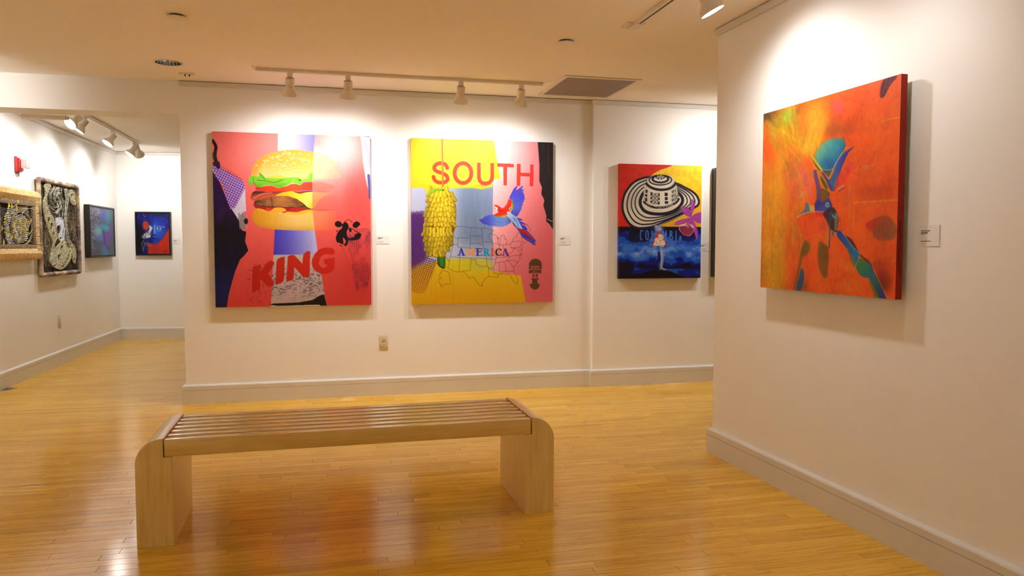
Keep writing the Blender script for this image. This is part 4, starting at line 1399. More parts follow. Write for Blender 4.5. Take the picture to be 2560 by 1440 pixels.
    for y in range(1130, 190, -74):
        sp = span(y)
        if not sp:
            continue
        x = sp[0] + 8 + rg.uniform(0, 18)
        while x < sp[1] - 6:
            f = (x - (sp[0] + sp[1]) / 2) / max(40, (sp[1] - sp[0]) / 2)
            L_ = rg.uniform(104, 140)
            lean = f * 22 + rg.uniform(-14, 14)
            if y < 330:
                lean = f * 60
            yy = y + rg.uniform(-16, 16)
            bow = -f * 12 + rg.uniform(-8, 8)
            pts = [(x, yy - L_ * 0.5), (x + lean * 0.4 + bow, yy), (x + lean, yy + L_ * 0.42)]
            q = A.spl(np.array(pts, float), False, 5)
            br = 1.0 - 0.28 * abs(f) ** 2 - 0.10 * (y > 900) + rg.uniform(-0.06, 0.05)
            A.line(q + (3, 3), 50, (136, 100, 6), 0.75)
            A.line(q, 44, (232 * br, 194 * br, 22 * br))
            A.line(q + (-5, -2), 24, (252 * br, 226 * br, 44 * br), 0.95)
            A.line(q + (-9, -2), 5, (255 * br, 240 * br, 120 * br), 0.6)
            A.line(q + (9, 0), 4, (176 * br, 134 * br, 12 * br), 0.7)
            A.ell(tuple(q[-1] + (0, 20)), 6, 4, (70, 54, 10), 0.9)
            x += rg.uniform(42, 53)
    for pts, w_ in (([(150, 270), (160, 235), (200, 200)], 34), ([(190, 240), (230, 205), (310, 205)], 36), ([(230, 205), (290, 186), (340, 202)], 26)):
        A.line(pts, w_, (136, 172, 30), 1, True)
        A.line(np.array(pts) + (-2, -6), w_ * 0.4, (180, 210, 60), 0.8, True)
    A.ell((350, 208), 18, 14, (70, 100, 30))
    # ---------- macaw
    A.sheet(1190, 450, 8.47)
    tailb = [(750, 890), (800, 920), (900, 850), (960, 940), (1100, 1110), (1180, 1190), (1272, 1312), (1230, 1310), (1256, 1382), (1218, 1392), (1150, 1340), (1040, 1270), (1000, 1235), (1024, 1262), (980, 1230), (930, 1150), (860, 1030), (800, 970)]
    A.fill(tailb, (70, 48, 158))
    for f_ in ([(860, 802), (940, 826), (998, 860), (920, 862), (880, 845)], [(890, 860), (1000, 910), (1064, 950), (1010, 950), (940, 930)], [(930, 930), (1040, 990), (1102, 1066), (1020, 1040), (960, 990)]):
        A.fill(f_, (66, 58, 190))
    A.fill([(880, 1020), (1010, 1050), (1100, 1125), (1160, 1200), (1240, 1300), (1180, 1270), (1080, 1200), (1000, 1150), (910, 1090)], (176, 32, 36))
    A.line([(900, 1050), (1020, 1140), (1180, 1270)], 10, (110, 16, 40), 0.8)
    for a_, b_ in (((850, 990), (1010, 1240)), ((1000, 1040), (1240, 1300)), ((1040, 1230), (1230, 1385)), ((1100, 1250), (1250, 1370))):
        A.line([a_, b_], 7, (120, 120, 226), 0.8)
    uw = [(700, 390), (760, 270), (800, 190), (870, 125), (886, 130), (862, 190), (850, 232), (920, 180), (990, 124), (996, 146), (962, 222), (1010, 200), (1016, 230), (982, 270), (1015, 280), (1012, 312), (1032, 346), (1020, 370), (1040, 412), (1012, 432), (1016, 476), (984, 482), (996, 516), (972, 560), (972, 612), (930, 672), (900, 730), (858, 782), (800, 770), (730, 690), (790, 600), (760, 440)]
    A.fill(uw, A.grad([((860, 130), (84, 60, 190)), ((860, 350), (70, 66, 214)), ((860, 600), (84, 104, 220)), ((840, 760), (64, 66, 190))]))
    for k in range(15):
        f_ = k / 14
        st = (745 + 45 * f_, 420 + 270 * f_)
        en = [(880, 135), (985, 140), (1005, 215), (1010, 295), (1028, 350), (1034, 410), (1012, 470), (990, 510), (968, 560), (965, 610), (930, 668), (905, 720), (860, 775), (830, 770), (800, 760)][k]
        A.line([st, en], 6, (150, 165, 246), 0.75)
        A.line([(st[0] + 6, st[1] + 14), (en[0] - 8, en[1] + 12)], 5, (38, 30, 140), 0.6)
    lw_ = [(360, 735), (400, 775), (560, 790), (660, 800), (745, 870), (742, 896), (700, 930), (640, 970), (540, 996), (420, 990), (330, 970), (270, 966), (200, 942), (150, 930), (100, 882), (58, 840), (130, 826), (180, 780), (280, 740)]
    A.fill(lw_, A.grad([((80, 850), (62, 58, 180)), ((260, 860), (70, 84, 214)), ((440, 870), (110, 146, 232)), ((620, 880), (118, 150, 232)), ((740, 880), (70, 84, 200))]))
    for k in range(26):
        f_ = k / 25
        st = (330 + 340 * f_, 745 + 60 * f_)
        an = 2.85 - 2.0 * f_
        L_ = (260 - 120 * f_)
        A.line([st, (st[0] + L_ * math.cos(an) * 0.9, st[1] + 40 + L_ * math.sin(an) * 0.75)], 4.5, (44, 48, 160) if k % 2 else (168, 196, 248), 0.55)
    A.line([(360, 860), (480, 890), (600, 890), (740, 850)], 6, (60, 70, 170), 0.6, True)
    A.fill([(640, 680), (700, 690), (780, 740), (860, 810), (900, 880), (960, 1000), (972, 1042), (890, 1020), (850, 990), (770, 890), (700, 810), (660, 750)], A.grad([((650, 700), (196, 222, 246)), ((800, 850), (134, 176, 234)), ((950, 1030), (170, 200, 242))]), 1, True)
    A.line([(780, 800), (870, 900), (890, 1010)], 12, (50, 70, 150), 0.8, True)
    A.fill([(382, 530), (440, 530), (560, 605), (600, 580), (660, 500), (690, 408), (752, 430), (752, 520), (742, 570), (692, 602), (702, 662), (650, 680), (662, 742), (600, 742), (520, 762), (450, 772), (400, 762), (360, 745), (430, 712), (482, 682), (450, 640), (456, 600), (400, 562)], (236, 44, 28))
    A.line([(430, 545), (560, 620), (640, 560), (710, 440)], 20, (255, 86, 50), 0.5, True)
    A.line([(462, 640), (490, 672), (560, 650)], 14, (120, 20, 14), 0.7, True)
    A.line([(762, 440), (775, 520), (785, 580), (730, 620), (715, 660)], 30, (120, 150, 44), 0.9, True)
    A.line([(400, 776), (470, 782), (550, 768), (620, 760), (650, 795)], 24, (120, 150, 44), 0.9, True)
    A.line([(660, 790), (720, 840)], 16, (70, 120, 60), 0.8)
    A.fill([(395, 565), (452, 590), (450, 645), (430, 620), (410, 600)], (244, 236, 232), 1, True)
    A.line([(388, 592), (408, 606)], 12, (40, 30, 30))
    # ---------- ceremonial knife stencil
    A.sheet(1310, 630, 13.09)
    ol = (94, 66, 32)
    t = np.linspace(np.pi, 2 * np.pi, 24)
    A.fill(list(np.c_[350 + 212 * np.cos(t), 440 + 215 * np.sin(t)]) + [(560, 470), (140, 470)], ol)
    A.ell((176, 525), 44, 50, ol); A.ell((515, 525), 44, 50, ol)
    A.fill([(135, 595), (545, 595), (540, 712), (440, 690), (240, 690), (140, 715)], ol)
    A.fill([(215, 480), (490, 480), (470, 600), (235, 600)], (150, 66, 50))
    for x, y in ((270, 500), (340, 505), (410, 500), (250, 560), (440, 560), (330, 620), (400, 615), (290, 640), (345, 560)):
        A.ell((x, y), 22, 12, (226, 128, 116), 0.8, 0.4)
    for x, y in ((300, 530), (380, 530), (345, 590)):
        A.ell((x, y), 22, 14, ol)
    A.fill([(225, 715), (460, 715), (445, 745), (240, 745)], (150, 60, 52))
    A.fill([(255, 745), (425, 745), (418, 842), (250, 842)], (122, 58, 48))
    A.fill([(310, 745), (370, 745), (348, 800), (352, 842), (318, 842), (330, 800)], (228, 120, 112))
    A.fill([(200, 862), (465, 862), (452, 905), (412, 912), (416, 1040), (492, 1050), (470, 1140), (420, 1210), (330, 1240), (240, 1210), (180, 1140), (150, 1050), (235, 1040), (240, 912), (205, 900)], ol)
    speckle(A, 0.018)
    return A.out()


# ---- 3: striped hat and orchid
def art_hat():
    A = Art(246, 326, [(1546, 408.7), (1750.4, 416.5), (1747, 693.6), (1544, 697)], 7)
    A.sheet(1540, 400, 8)
    A.im[:] = np.array((226, 46, 26)) / 255.0
    A.put(np.clip((A.noise(22, 22, 3, 2) - 0.5) * 5, 0, 1), (205, 34, 20), a=0.35)
    ye = [(1100, 95), (1700, 120), (1690, 1345), (700, 1345), (690, 310), (760, 260), (860, 208), (1000, 165), (1085, 128)]
    A.fill(ye, A.grad([((900, 200), (250, 210, 36)), ((1500, 300), (252, 222, 44)), ((1500, 900), (250, 196, 28)), ((1400, 1330), (244, 160, 20))]))
    rg = np.random.RandomState(2)
    for x, y in ((1060, 190), (1170, 240), (1290, 250), (1400, 290), (1520, 190), (1600, 280), (1460, 380), (1540, 450), (1380, 500), (1620, 560), (1560, 640), (930, 250), (1000, 300), (1600, 980), (1560, 1010), (1250, 1300), (1620, 1300), (1500, 250)):
        A.fill([(x, y), (x + 80, y), (x + 80, y + 60), (x + 110, y + 70), (x + 80, y + 100), (x, y + 90)], (246, 186, 20), 0.55)
        A.ell((x + 40, y - 10), 30, 24, (246, 186, 20), 0.55)
    for x, y in ((160, 160), (450, 280), (90, 420), (230, 470), (120, 600), (700, 180), (330, 200)):
        A.ell((x, y), 50, 40, (205, 32, 22), 0.5)
    # ---------- blue lower half
    A.sheet(1535, 560, 9.93)
    m = A.full([(-50, 62), (2300, 74), (2300, 1500), (-50, 1500)])
    A.put(m, (16, 8, 26))
    yy = np.linspace(0, 1, A.H)[:, None]
    y0 = A.P([(1000, 65)])[0, 1] / A.H
    v = (yy - y0) / (1 - y0)
    env = np.interp(v[:, 0], [0, 0.12, 0.22, 0.34, 0.55, 0.66, 0.74, 0.82, 0.92, 1.0], [0.18, 0.28, 0.56, 0.66, 0.63, 0.50, 0.34, 0.42, 0.34, 0.18])[:, None]
    nz = A.noise(26, 15, 17, 4)
    f_ = env + (nz - 0.5) * 0.62
    for th, c in ((0.30, (16, 26, 138)), (0.46, (28, 84, 200)), (0.60, (62, 118, 226)), (0.70, (110, 156, 240)), (0.80, (160, 192, 248))):
        A.put(m * np.clip((f_ - th) * 40, 0, 1), c)
    A.fill([(380, 170), (820, 150), (880, 380), (620, 440), (380, 440), (330, 300)], (16, 8, 26), 0.75, True, 8)
    A.fill([(1400, 120), (1900, 160), (1960, 380), (1700, 420), (1400, 380)], (18, 12, 60), 0.7, True, 10)
    A.fill([(350, 1290), (520, 1280), (760, 1190), (1000, 1130), (1300, 1150), (1600, 1260), (1720, 1360), (350, 1400)], (18, 8, 18), 0.95, True, 4)
    A.fill([(90, 980), (330, 930), (460, 1020), (420, 1240), (200, 1330), (90, 1380)], (20, 10, 28), 0.9, True, 5)
    A.fill([(560, 1040), (900, 1010), (1050, 1060), (1050, 1120), (600, 1090)], (18, 10, 40), 0.85, True, 5)
    A.fill([(1250, 1040), (2100, 1020), (2100, 1090), (1300, 1100)], (18, 10, 40), 0.85, True, 5)
    # ---------- hat
    A.sheet(1540, 400, 8)
    outer = [(640, 345), (480, 370), (330, 440), (220, 550), (140, 680), (100, 830), (95, 960), (120, 1080), (190, 1220), (280, 1320), (400, 1370), (520, 1370), (680, 1350), (780, 1312), (1000, 1235), (1280, 1100), (1400, 1030), (1560, 950), (1622, 900), (1632, 830), (1590, 730), (1500, 640), (1350, 560), (1190, 480), (900, 420)]
    inner = [(560, 640), (500, 720), (470, 820), (480, 910), (540, 1000), (640, 1050), (760, 1072), (870, 1078), (1000, 1062), (1120, 1020), (1220, 950), (1280, 860), (1286, 770), (1230, 690), (1100, 600), (870, 540), (680, 570)]
    C0 = np.array((850., 830.))
    def radial(poly, n=96):
        p = A.spl(np.array(poly, float)) - C0
        an = np.arctan2(p[:, 1], p[:, 0]); r = np.hypot(p[:, 0], p[:, 1])
        o = np.argsort(an); an = an[o]; r = r[o]
        t = np.linspace(-np.pi, np.pi, n, endpoint=False)
        return t, np.interp(t, np.r_[an - 2 * np.pi, an, an + 2 * np.pi], np.r_[r, r, r])
    t, ro = radial(outer)
    _, ri = radial(inner)
    def ring(k):
        r = ro * (1 - k) + ri * k
        return np.c_[C0[0] + r * np.cos(t), C0[1] + r * np.sin(t)]
    A.fill(outer, (238, 228, 206), 1, True)
    for k in range(1, 20):
        A.line(ring(k / 20), 5, (206, 190, 160) if k % 2 else (226, 214, 190), 0.35, closed=True)
    nv = (36, 28, 40)
    for k, w_ in ((0.03, 44), (0.27, 28), (0.50, 23), (0.70, 24), (0.97, 62)):
        A.line(ring(k), w_, nv, 1, closed=True)
    mo = A.full(outer, True)
    A.put(mo * A.full([(150, 900), (260, 700), (420, 600), (430, 800), (300, 1000)], True, 60), (150, 140, 128), a=0.25)
    # zigzag edging, lower right rim
    for k in range(14):
        a = np.array((780., 1318.)) + (np.array((1292., 1098.)) - np.array((780., 1318.))) * k / 13
        A.fill([a + (-26, 8), a + (0, -30), a + (24, -6)], nv)
        A.fill([a + (-4, 6), a + (22, -8), a + (26, 22)], (240, 230, 205))
    A.line([(760, 1300), (1000, 1205), (1290, 1070)], 14, nv)
    crown = [(535, 560), (560, 480), (610, 390), (690, 322), (780, 304), (860, 300), (960, 304), (1060, 335), (1120, 385), (1165, 460), (1188, 560), (1208, 680), (1232, 780), (1200, 850), (1100, 912), (950, 962), (800, 968), (640, 925), (522, 838), (528, 700)]
    mc = A.full(crown, True)
    A.put(mc, A.grad([((530, 700), (206, 196, 170)), ((700, 700), (240, 232, 208)), ((1000, 700), (240, 232, 212)), ((1210, 700), (200, 190, 170))]))
    L_ = Art.line
    def clipped(fn):
        old = A.im.copy(); fn(); A.im = old * (1 - mc[..., None]) + A.im * mc[..., None]
    def tops():
        A.line([(560, 440), (610, 510), (700, 566), (800, 596), (890, 602), (1000, 590), (1090, 552), (1150, 490), (1175, 430)], 50, nv, 1, True)
        tt = np.linspace(0, 2 * np.pi, 40, endpoint=False)
        A.line(np.c_[860 + 222 * np.cos(tt), 408 + 98 * np.sin(tt)], 26, nv, 1, closed=True)
        A.line(np.c_[860 + 150 * np.cos(tt), 385 + 70 * np.sin(tt)], 36, nv, 1, closed=True)
        for k in range(40):
            a = tt[k]
            A.ell((860 + 172 * math.cos(a), 392 + 84 * math.sin(a)), 7, 7, nv)
        A.ell((860, 348), 96, 50, nv)
        for a in (0.5, 1.5, 2.6, 3.6, 4.7, 5.7):
            A.fill([(860, 340), (860 + 80 * math.cos(a), 350 + 40 * math.sin(a)), (860 + 80 * math.cos(a + 0.5), 350 + 40 * math.sin(a + 0.5))], (236, 228, 214))
    clipped(tops)
    for x0, x1, ya, yb in ((566, 606, 598, 660), (560, 602, 685, 735), (556, 600, 758, 830), (664, 700, 645, 718), (664, 698, 738, 790), (664, 698, 810, 862), (820, 850, 668, 732), (816, 848, 752, 808), (816, 848, 832, 892), (945, 1008, 658, 725), (948, 1008, 745, 805), (950, 1016, 825, 878)):
        A.fill([(x0, ya), (x1, ya + 4), (x1 - 2, yb + 4), (x0 - 2, yb)], nv)
    for r_ in range(3):
        y = 600 + r_ * 82
        for k, x in enumerate((1084, 1116, 1150)):
            A.fill([(x, y + 20 - k * 12), (x + 20 - k * 3, y + 14 - k * 12), (x + 24 - k * 3, y + 70 - k * 12), (x + 6, y + 78 - k * 12)], nv)
    for y in (696, 770, 846):
        A.line([(712, y - 30), (805, y + 30)], 9, nv); A.line([(805, y - 30), (712, y + 30)], 9, nv)
        A.line([(758, y - 32), (758, y + 32)], 8, nv); A.line([(705, y + 36), (812, y + 38)], 8, nv)
        A.line([(712, y - 32), (712, y + 30)], 7, nv); A.line([(806, y - 32), (806, y + 30)], 7, nv)
    A.line([(535, 846), (640, 915), (720, 944), (800, 955), (950, 948), (1100, 895), (1180, 850), (1225, 790)], 44, nv, 1, True)
    for a, b in (((575, 850), (640, 905)), ((700, 890), (760, 945)), ((820, 958), (890, 958)), ((930, 910), (930, 960)), ((960, 915), (1100, 880)), ((970, 940), (1110, 900)), ((1120, 840), (1150, 860)), ((1165, 790), (1190, 820)), ((660, 880), (670, 925)), ((780, 910), (790, 950))):
        A.line([a, b], 9, (238, 230, 214))
    for x, y in ((1180, 740), (1205, 720), (1190, 770)):
        A.line([(x - 14, y), (x + 14, y)], 8, nv); A.line([(x, y - 12), (x, y + 12)], 8, nv)
    # ---------- orchid
    pk, pd, pl = (178, 66, 172), (120, 30, 120), (214, 130, 214)
    pets = ([(1480, 788), (1530, 850), (1534, 950), (1495, 1050), (1472, 1135), (1462, 1010), (1455, 900)],
            [(1262, 930), (1350, 948), (1440, 990), (1470, 1130), (1390, 1125), (1310, 1060), (1285, 985)],
            [(1480, 1140), (1560, 1078), (1680, 1062), (1680, 1246), (1580, 1252), (1510, 1195)],
            [(1128, 1290), (1200, 1222), (1330, 1180), (1455, 1158), (1440, 1205), (1330, 1262), (1230, 1292)],
            [(1370, 1290), (1450, 1170), (1510, 1200), (1480, 1300)],
            [(1490, 1180), (1545, 1290), (1590, 1400), (1600, 1480), (1590, 1600), (1540, 1480), (1510, 1340)])
    for p_ in pets:
        A.fill(np.array(p_) + (4, 4), (70, 20, 60), 0.5, True)
        A.fill(p_, pk, 1, True)
        c = np.mean(p_, 0)
        A.line([p_[0], tuple(c), (1472, 1138)], 10, pl, 0.8, True)
        A.line([tuple(c + (14, 8)), (1474, 1140)], 8, pd, 0.6)
    A.sheet(1535, 560, 9.93)
    A.fill([(1570, 100), (1610, 50), (1680, 10), (1760, 30), (1880, 0), (1940, 70), (1950, 140), (1930, 200), (1890, 250), (1850, 290), (1790, 302), (1740, 286), (1690, 270), (1640, 220), (1590, 170)], (206, 120, 160), 1, True)
    A.fill([(1592, 100), (1650, 50), (1760, 60), (1870, 40), (1925, 90), (1925, 160), (1870, 240), (1790, 285), (1700, 255), (1620, 180)], (146, 44, 74), 1, True)
    for k in range(16):
        a = 0.2 + 2.8 * k / 15
        A.line([(1790, 50), (1775 + 140 * math.cos(a), 90 + 180 * math.sin(a))], 5, (186, 80, 112), 0.6)
    A.line([(1760, 20), (1800, 90)], 24, (214, 150, 70)); A.line([(1820, 10), (1800, 90)], 18, (200, 120, 70))
    A.fill([(1600, 50), (1660, 10), (1760, 20), (1700, 50)], (232, 200, 226), 1, True)
    A.fill([(1850, 20), (1920, 40), (1930, 110), (1870, 70)], (226, 190, 220), 1, True)
    # ---------- glow, letters, triangle, standing legs
    A.ell((1080, 110), 130, 70, (70, 130, 240), 0.9, soft=True)
    A.ell((1080, 130), 70, 60, (214, 232, 252), 0.95, soft=True)
    A.ell((1010, 60), 40, 40, (230, 236, 250), 0.8, soft=True)
    A.fill([(990, 40), (1080, 95), (1150, 160), (1240, 260), (1330, 420), (1270, 440), (900, 440), (850, 400), (900, 300), (980, 160)], (120, 166, 240), 0.55, True, 8)
    lt, ld = (88, 150, 240), (26, 50, 150)
    def letter(strokes):
        for st in strokes:
            A.line(np.array(st) + (14, 6), 20, ld, 0.9)
        for st in strokes:
            A.line(st, 19, lt)
    letter([[(690, 175), (665, 155), (632, 165), (622, 270), (628, 370), (650, 395), (672, 380)]])
    letter([[(790, 165), (765, 190), (758, 280), (765, 370), (790, 392), (815, 370), (822, 280), (815, 190), (790, 165)]])
    letter([[(915, 165), (910, 390), (960, 395)]])
    letter([[(1185, 390), (1190, 165), (1225, 330), (1262, 170), (1268, 400)]])
    letter([[(1355, 400), (1358, 170), (1395, 185), (1405, 225), (1385, 270), (1360, 275), (1400, 290), (1420, 340), (1405, 390), (1355, 402)]])
    letter([[(1500, 175), (1505, 410)]])
    letter([[(1580, 410), (1610, 300)], [(1610, 300), (1625, 410)]])
    A.fill([(1080, 138), (1288, 532), (902, 538)], (226, 50, 24))
    cr = (246, 226, 206)
    A.fill([(1000, 350), (1060, 330), (1070, 270), (1120, 250), (1180, 280), (1200, 340), (1180, 390), (1225, 430), (1215, 527), (960, 530), (975, 440), (985, 390)], cr, 1, True)
    for q in ([(1085, 310), (1100, 350)], [(1165, 310), (1150, 355)], [(1110, 345), (1160, 350)], [(1060, 340), (1085, 400), (1130, 420)], [(1130, 420), (1090, 528)], [(990, 450), (1030, 440), (1040, 520)], [(1180, 390), (1140, 420)]):
        A.line(q, 9, (214, 70, 50), 0.9, True)
    A.fill([(1110, 535), (1210, 530), (1200, 580), (1230, 620), (1200, 660), (1130, 640)], (172, 190, 236), 1, True)
    A.line([(1130, 560), (1200, 590), (1230, 570)], 12, (20, 24, 80)); A.line([(1150, 600), (1210, 630)], 14, (20, 24, 80))
    A.fill([(1105, 640), (1200, 640), (1216, 760), (1200, 900), (1172, 1075), (1225, 1100), (1282, 1122), (1270, 1142), (1200, 1140), (1150, 1110), (1130, 1150), (1118, 1080), (1120, 950), (1132, 850), (1118, 750)], (150, 176, 236))
    A.fill([(1060, 690), (1105, 660), (1118, 760), (1130, 850), (1112, 960), (1108, 1120), (1088, 1120), (1075, 960), (1055, 800)], (24, 24, 90))
    A.line([(1150, 660), (1160, 800), (1140, 1080)], 14, (206, 220, 250), 0.8, True)
    A.line([(1190, 680), (1195, 800), (1160, 1060)], 9, (60, 84, 180), 0.8, True)
    A.line([(1092, 960), (1096, 1130)], 12, (150, 176, 236), 0.9)
    A.line([(1640, 1258), (1860, 1252)], 6, (90, 90, 130), 0.6); A.line([(1950, 1275), (2030, 1262)], 6, (110, 110, 150), 0.6)
    speckle(A, 0.015)
    return A.out()


# ---- 4: orange abstract
def art_orange():
    A = Art(392, 470, [(1902, 288), (2243, 188), (2246, 748), (1906, 720)], 9)
    A.sheet(1860, 160, 2.25)
    og = (252, 96, 22)
    A.im[:] = np.array(og) / 255.0
    S = lambda c, rx, ry, col, a=1.0, rot=0.0: A.ell(c, rx, ry, col, a, rot, True)
    S((170, 1000), 75, 330, (226, 156, 12), 0.95); S((150, 760), 60, 260, (248, 150, 22), 0.8); S((175, 1180), 60, 120, (214, 156, 10), 0.9)
    S((190, 640), 50, 170, (250, 160, 24), 0.7, 0.1); S((280, 1100), 45, 260, (240, 92, 22), 0.6)
    S((110, 300), 80, 46, (84, 64, 50), 0.95); S((170, 380), 80, 70, (150, 128, 36), 0.8); S((200, 350), 60, 70, (148, 130, 40), 0.8); S((235, 300), 55, 60, (150, 176, 52), 0.9); S((180, 400), 50, 60, (178, 150, 22), 0.8)
    S((230, 440), 60, 70, (206, 150, 14), 0.85); S((280, 350), 30, 90, (190, 140, 24), 0.7); S((300, 260), 30, 30, (150, 92, 34), 0.8)
    S((350, 290), 40, 60, (255, 124, 26), 0.7); S((380, 380), 60, 100, (255, 176, 44), 0.95, 0.2); S((340, 450), 60, 50, (252, 182, 40), 0.9); S((430, 340), 40, 60, (240, 150, 34), 0.7); S((435, 250), 50, 30, (214, 110, 24), 0.7)
    S((400, 450), 24, 50, (208, 190, 26), 0.8, 0.5); S((260, 560), 40, 60, (214, 130, 20), 0.7); S((270, 480), 20, 40, (252, 104, 26), 0.8)
    S((510, 250), 36, 50, (255, 90, 96), 0.95); S((505, 310), 40, 40, (210, 80, 40), 0.6); S((560, 370), 50, 40, (190, 84, 30), 0.7); S((490, 370), 50, 40, (176, 92, 40), 0.75)
    S((600, 330), 60, 40, (232, 84, 24), 0.6); S((660, 330), 70, 60, (222, 84, 16), 0.5); S((810, 650), 45, 90, (226, 78, 16), 0.7); S((760, 720), 120, 50, (214, 66, 22), 0.6); S((690, 640), 60, 60, (236, 84, 20), 0.4)
    S((600, 640), 40, 90, (255, 84, 50), 0.5); S((590, 580), 20, 40, (255, 84, 84), 0.8, 0.3); S((560, 640), 14, 60, (226, 40, 76), 0.7, 0.5)
    S((165, 900), 80, 380, (250, 172, 24), 0.85); S((170, 1190), 70, 130, (226, 164, 14), 0.8); S((300, 660), 75, 130, (246, 116, 92), 0.75, -0.2)
    S((120, 470), 34, 110, (250, 104, 26), 0.9, -0.3); S((380, 330), 70, 130, (255, 178, 48), 0.75, 0.25); S((350, 470), 60, 60, (254, 196, 52), 0.7)
    S((300, 900), 40, 200, (206, 128, 20), 0.6); S((620, 480), 90, 60, (238, 84, 20), 0.5); S((800, 1180), 60, 120, (200, 62, 20), 0.6); S((330, 1060), 60, 110, (236, 86, 24), 0.6)
    rs = np.random.RandomState(31)
    for k in range(150):
        f = rs.rand()
        if k % 3 == 0:      # sweeps falling from the upper left into the centre
            a0 = (rs.uniform(110, 420), rs.uniform(240, 420)); b0 = (rs.uniform(250, 420), rs.uniform(520, 700))
            c = ((250, 190, 50), (206, 170, 30), (255, 130, 40), (160, 150, 40))[rs.randint(4)]
        elif k % 3 == 1:    # long vertical sweeps of the left edge
            x = rs.uniform(100, 330); y = rs.uniform(500, 1000)
            a0 = (x, y); b0 = (x + rs.uniform(-20, 30), y + rs.uniform(120, 320))
            c = ((255, 190, 40), (226, 150, 20), (250, 120, 30), (240, 90, 26))[rs.randint(4)]
        else:               # fan of strokes on the right
            x = rs.uniform(520, 860); y = rs.uniform(150, 1250)
            a0 = (x, y); b0 = (x + rs.uniform(30, 120), y - rs.uniform(-60, 110))
            c = ((255, 116, 34), (226, 66, 18), (255, 140, 50), (206, 54, 24))[rs.randint(4)]
        mid_ = ((a0[0] + b0[0]) / 2 + rs.uniform(-20, 20), (a0[1] + b0[1]) / 2 + rs.uniform(-15, 15))
        A.line([a0, mid_, b0], rs.uniform(6, 26), c, rs.uniform(0.12, 0.34), True, taper=True)
    # square ghost and brown patch on the right
    A.fill([(620, 780), (860, 765), (862, 1080), (640, 1080)], (252, 96, 22), 0.7, False, 6)
    A.line([(622, 780), (740, 772), (862, 764)], 10, (255, 140, 26), 0.8); A.line([(618, 785), (622, 930)], 8, (255, 130, 30), 0.6); A.line([(590, 680), (596, 860)], 14, (255, 130, 26), 0.6)
    A.fill([(690, 905), (735, 870), (800, 850), (840, 880), (862, 920), (850, 980), (790, 992), (740, 975), (725, 930)], (150, 84, 50), 0.95, True, 5)
    A.put(A.full([(690, 905), (735, 870), (800, 850), (840, 880), (862, 920), (850, 980), (790, 992), (740, 975)], True) * np.clip((A.noise(9, 9, 41) - 0.5) * 6, 0, 1), (206, 54, 30), a=0.7)
    A.fill([(690, 905), (735, 872), (760, 880), (740, 930), (705, 925)], (214, 44, 26), 0.8, True, 3)
    # dark plum brush, upper right
    A.fill([(752, 118), (775, 92), (838, 76), (800, 130), (768, 192), (745, 190)], (84, 18, 46), 0.95, True, 3)
    for k in range(6):
        A.line([(770 + 12 * k, 96 - 3 * k), (752 + 9 * k, 190 - 14 * k)], 4, (150, 40, 50) if k % 2 else (60, 12, 40), 0.7)
    A.line([(762, 328), (810, 315), (858, 306)], 5, (240, 180, 40), 0.8, True)
    for k in range(7):
        A.line([(730 + 8 * k, 318 - 7 * k), (860, 296 - 13 * k)], 3, (226, 110, 30), 0.5)
    # turquoise field
    A.fill([(400, 495), (440, 445), (480, 425), (545, 430), (560, 470), (540, 530), (490, 595), (430, 600), (395, 540)], A.grad([((400, 520), (100, 190, 170)), ((450, 510), (60, 160, 190)), ((530, 480), (30, 130, 185)), ((490, 600), (24, 90, 180))]), 0.97, True, 7)
    S((520, 440), 30, 24, (50, 140, 160), 0.6); S((470, 560), 40, 30, (24, 100, 190), 0.7)
    # centre shapes
    A.sheet(1965, 380, 6)
    S = lambda c, rx, ry, col, a=1.0, rot=0.0: A.ell(c, rx, ry, col, a, rot, True)
    S((330, 450), 90, 200, (240, 108, 84), 0.9, -0.25); S((240, 320), 60, 80, (250, 110, 100), 0.8); S((290, 200), 80, 110, (255, 110, 34), 0.8); S((420, 620), 40, 160, (255, 96, 24), 0.8, -0.15)
    A.line([(350, 60), (420, 150), (520, 280)], 34, (196, 206, 40), 0.9, True)
    A.line([(340, 70), (420, 190), (500, 290)], 16, (90, 40, 30), 0.9, True)
    A.line([(320, 40), (400, 200), (450, 290)], 34, (255, 140, 28), 0.8, True)
    A.fill([(395, 300), (450, 290), (480, 420), (520, 600), (545, 770), (470, 780), (450, 560)], (92, 66, 150), 0.92, True, 8)
    A.fill([(450, 290), (520, 300), (600, 420), (680, 560), (640, 600), (560, 560), (500, 440)], (206, 128, 28), 0.95, True, 4)
    A.fill([(500, 370), (530, 390), (600, 500), (620, 560), (590, 560), (530, 460)], (98, 84, 26), 0.95, True, 4)
    A.line([(450, 300), (520, 480), (610, 595)], 8, (250, 160, 40), 0.9, True)
    A.fill([(515, 560), (640, 600), (650, 680), (570, 780), (530, 740)], (116, 84, 30), 0.95, True, 3)
    A.line([(545, 600), (540, 700)], 12, (190, 80, 30), 0.8); A.line([(640, 690), (560, 780)], 9, (226, 150, 70), 0.9)
    A.line([(880, -60), (780, 90), (700, 240), (640, 400)], 10, (236, 176, 96), 0.9, True)
    A.fill([(520, 290), (690, 262), (640, 400), (620, 390)], (84, 90, 74), 0.9)
    A.line([(515, 278), (600, 280), (690, 262)], 9, (110, 196, 196), 0.9)
    A.line([(690, 270), (630, 398)], 12, (150, 180, 110), 0.9); A.line([(520, 290), (620, 390)], 20, (250, 110, 40), 0.9)
    A.fill([(1000, -70), (900, 40), (820, 220), (740, 430), (700, 590), (640, 540), (590, 430), (520, 320), (560, 330), (645, 420), (720, 250), (800, 90), (880, 0)], A.grad([((900, 0), (52, 50, 170)), ((760, 260), (40, 80, 190)), ((680, 480), (36, 116, 186)), ((540, 330), (70, 50, 160))]), 0.97, True, 2)
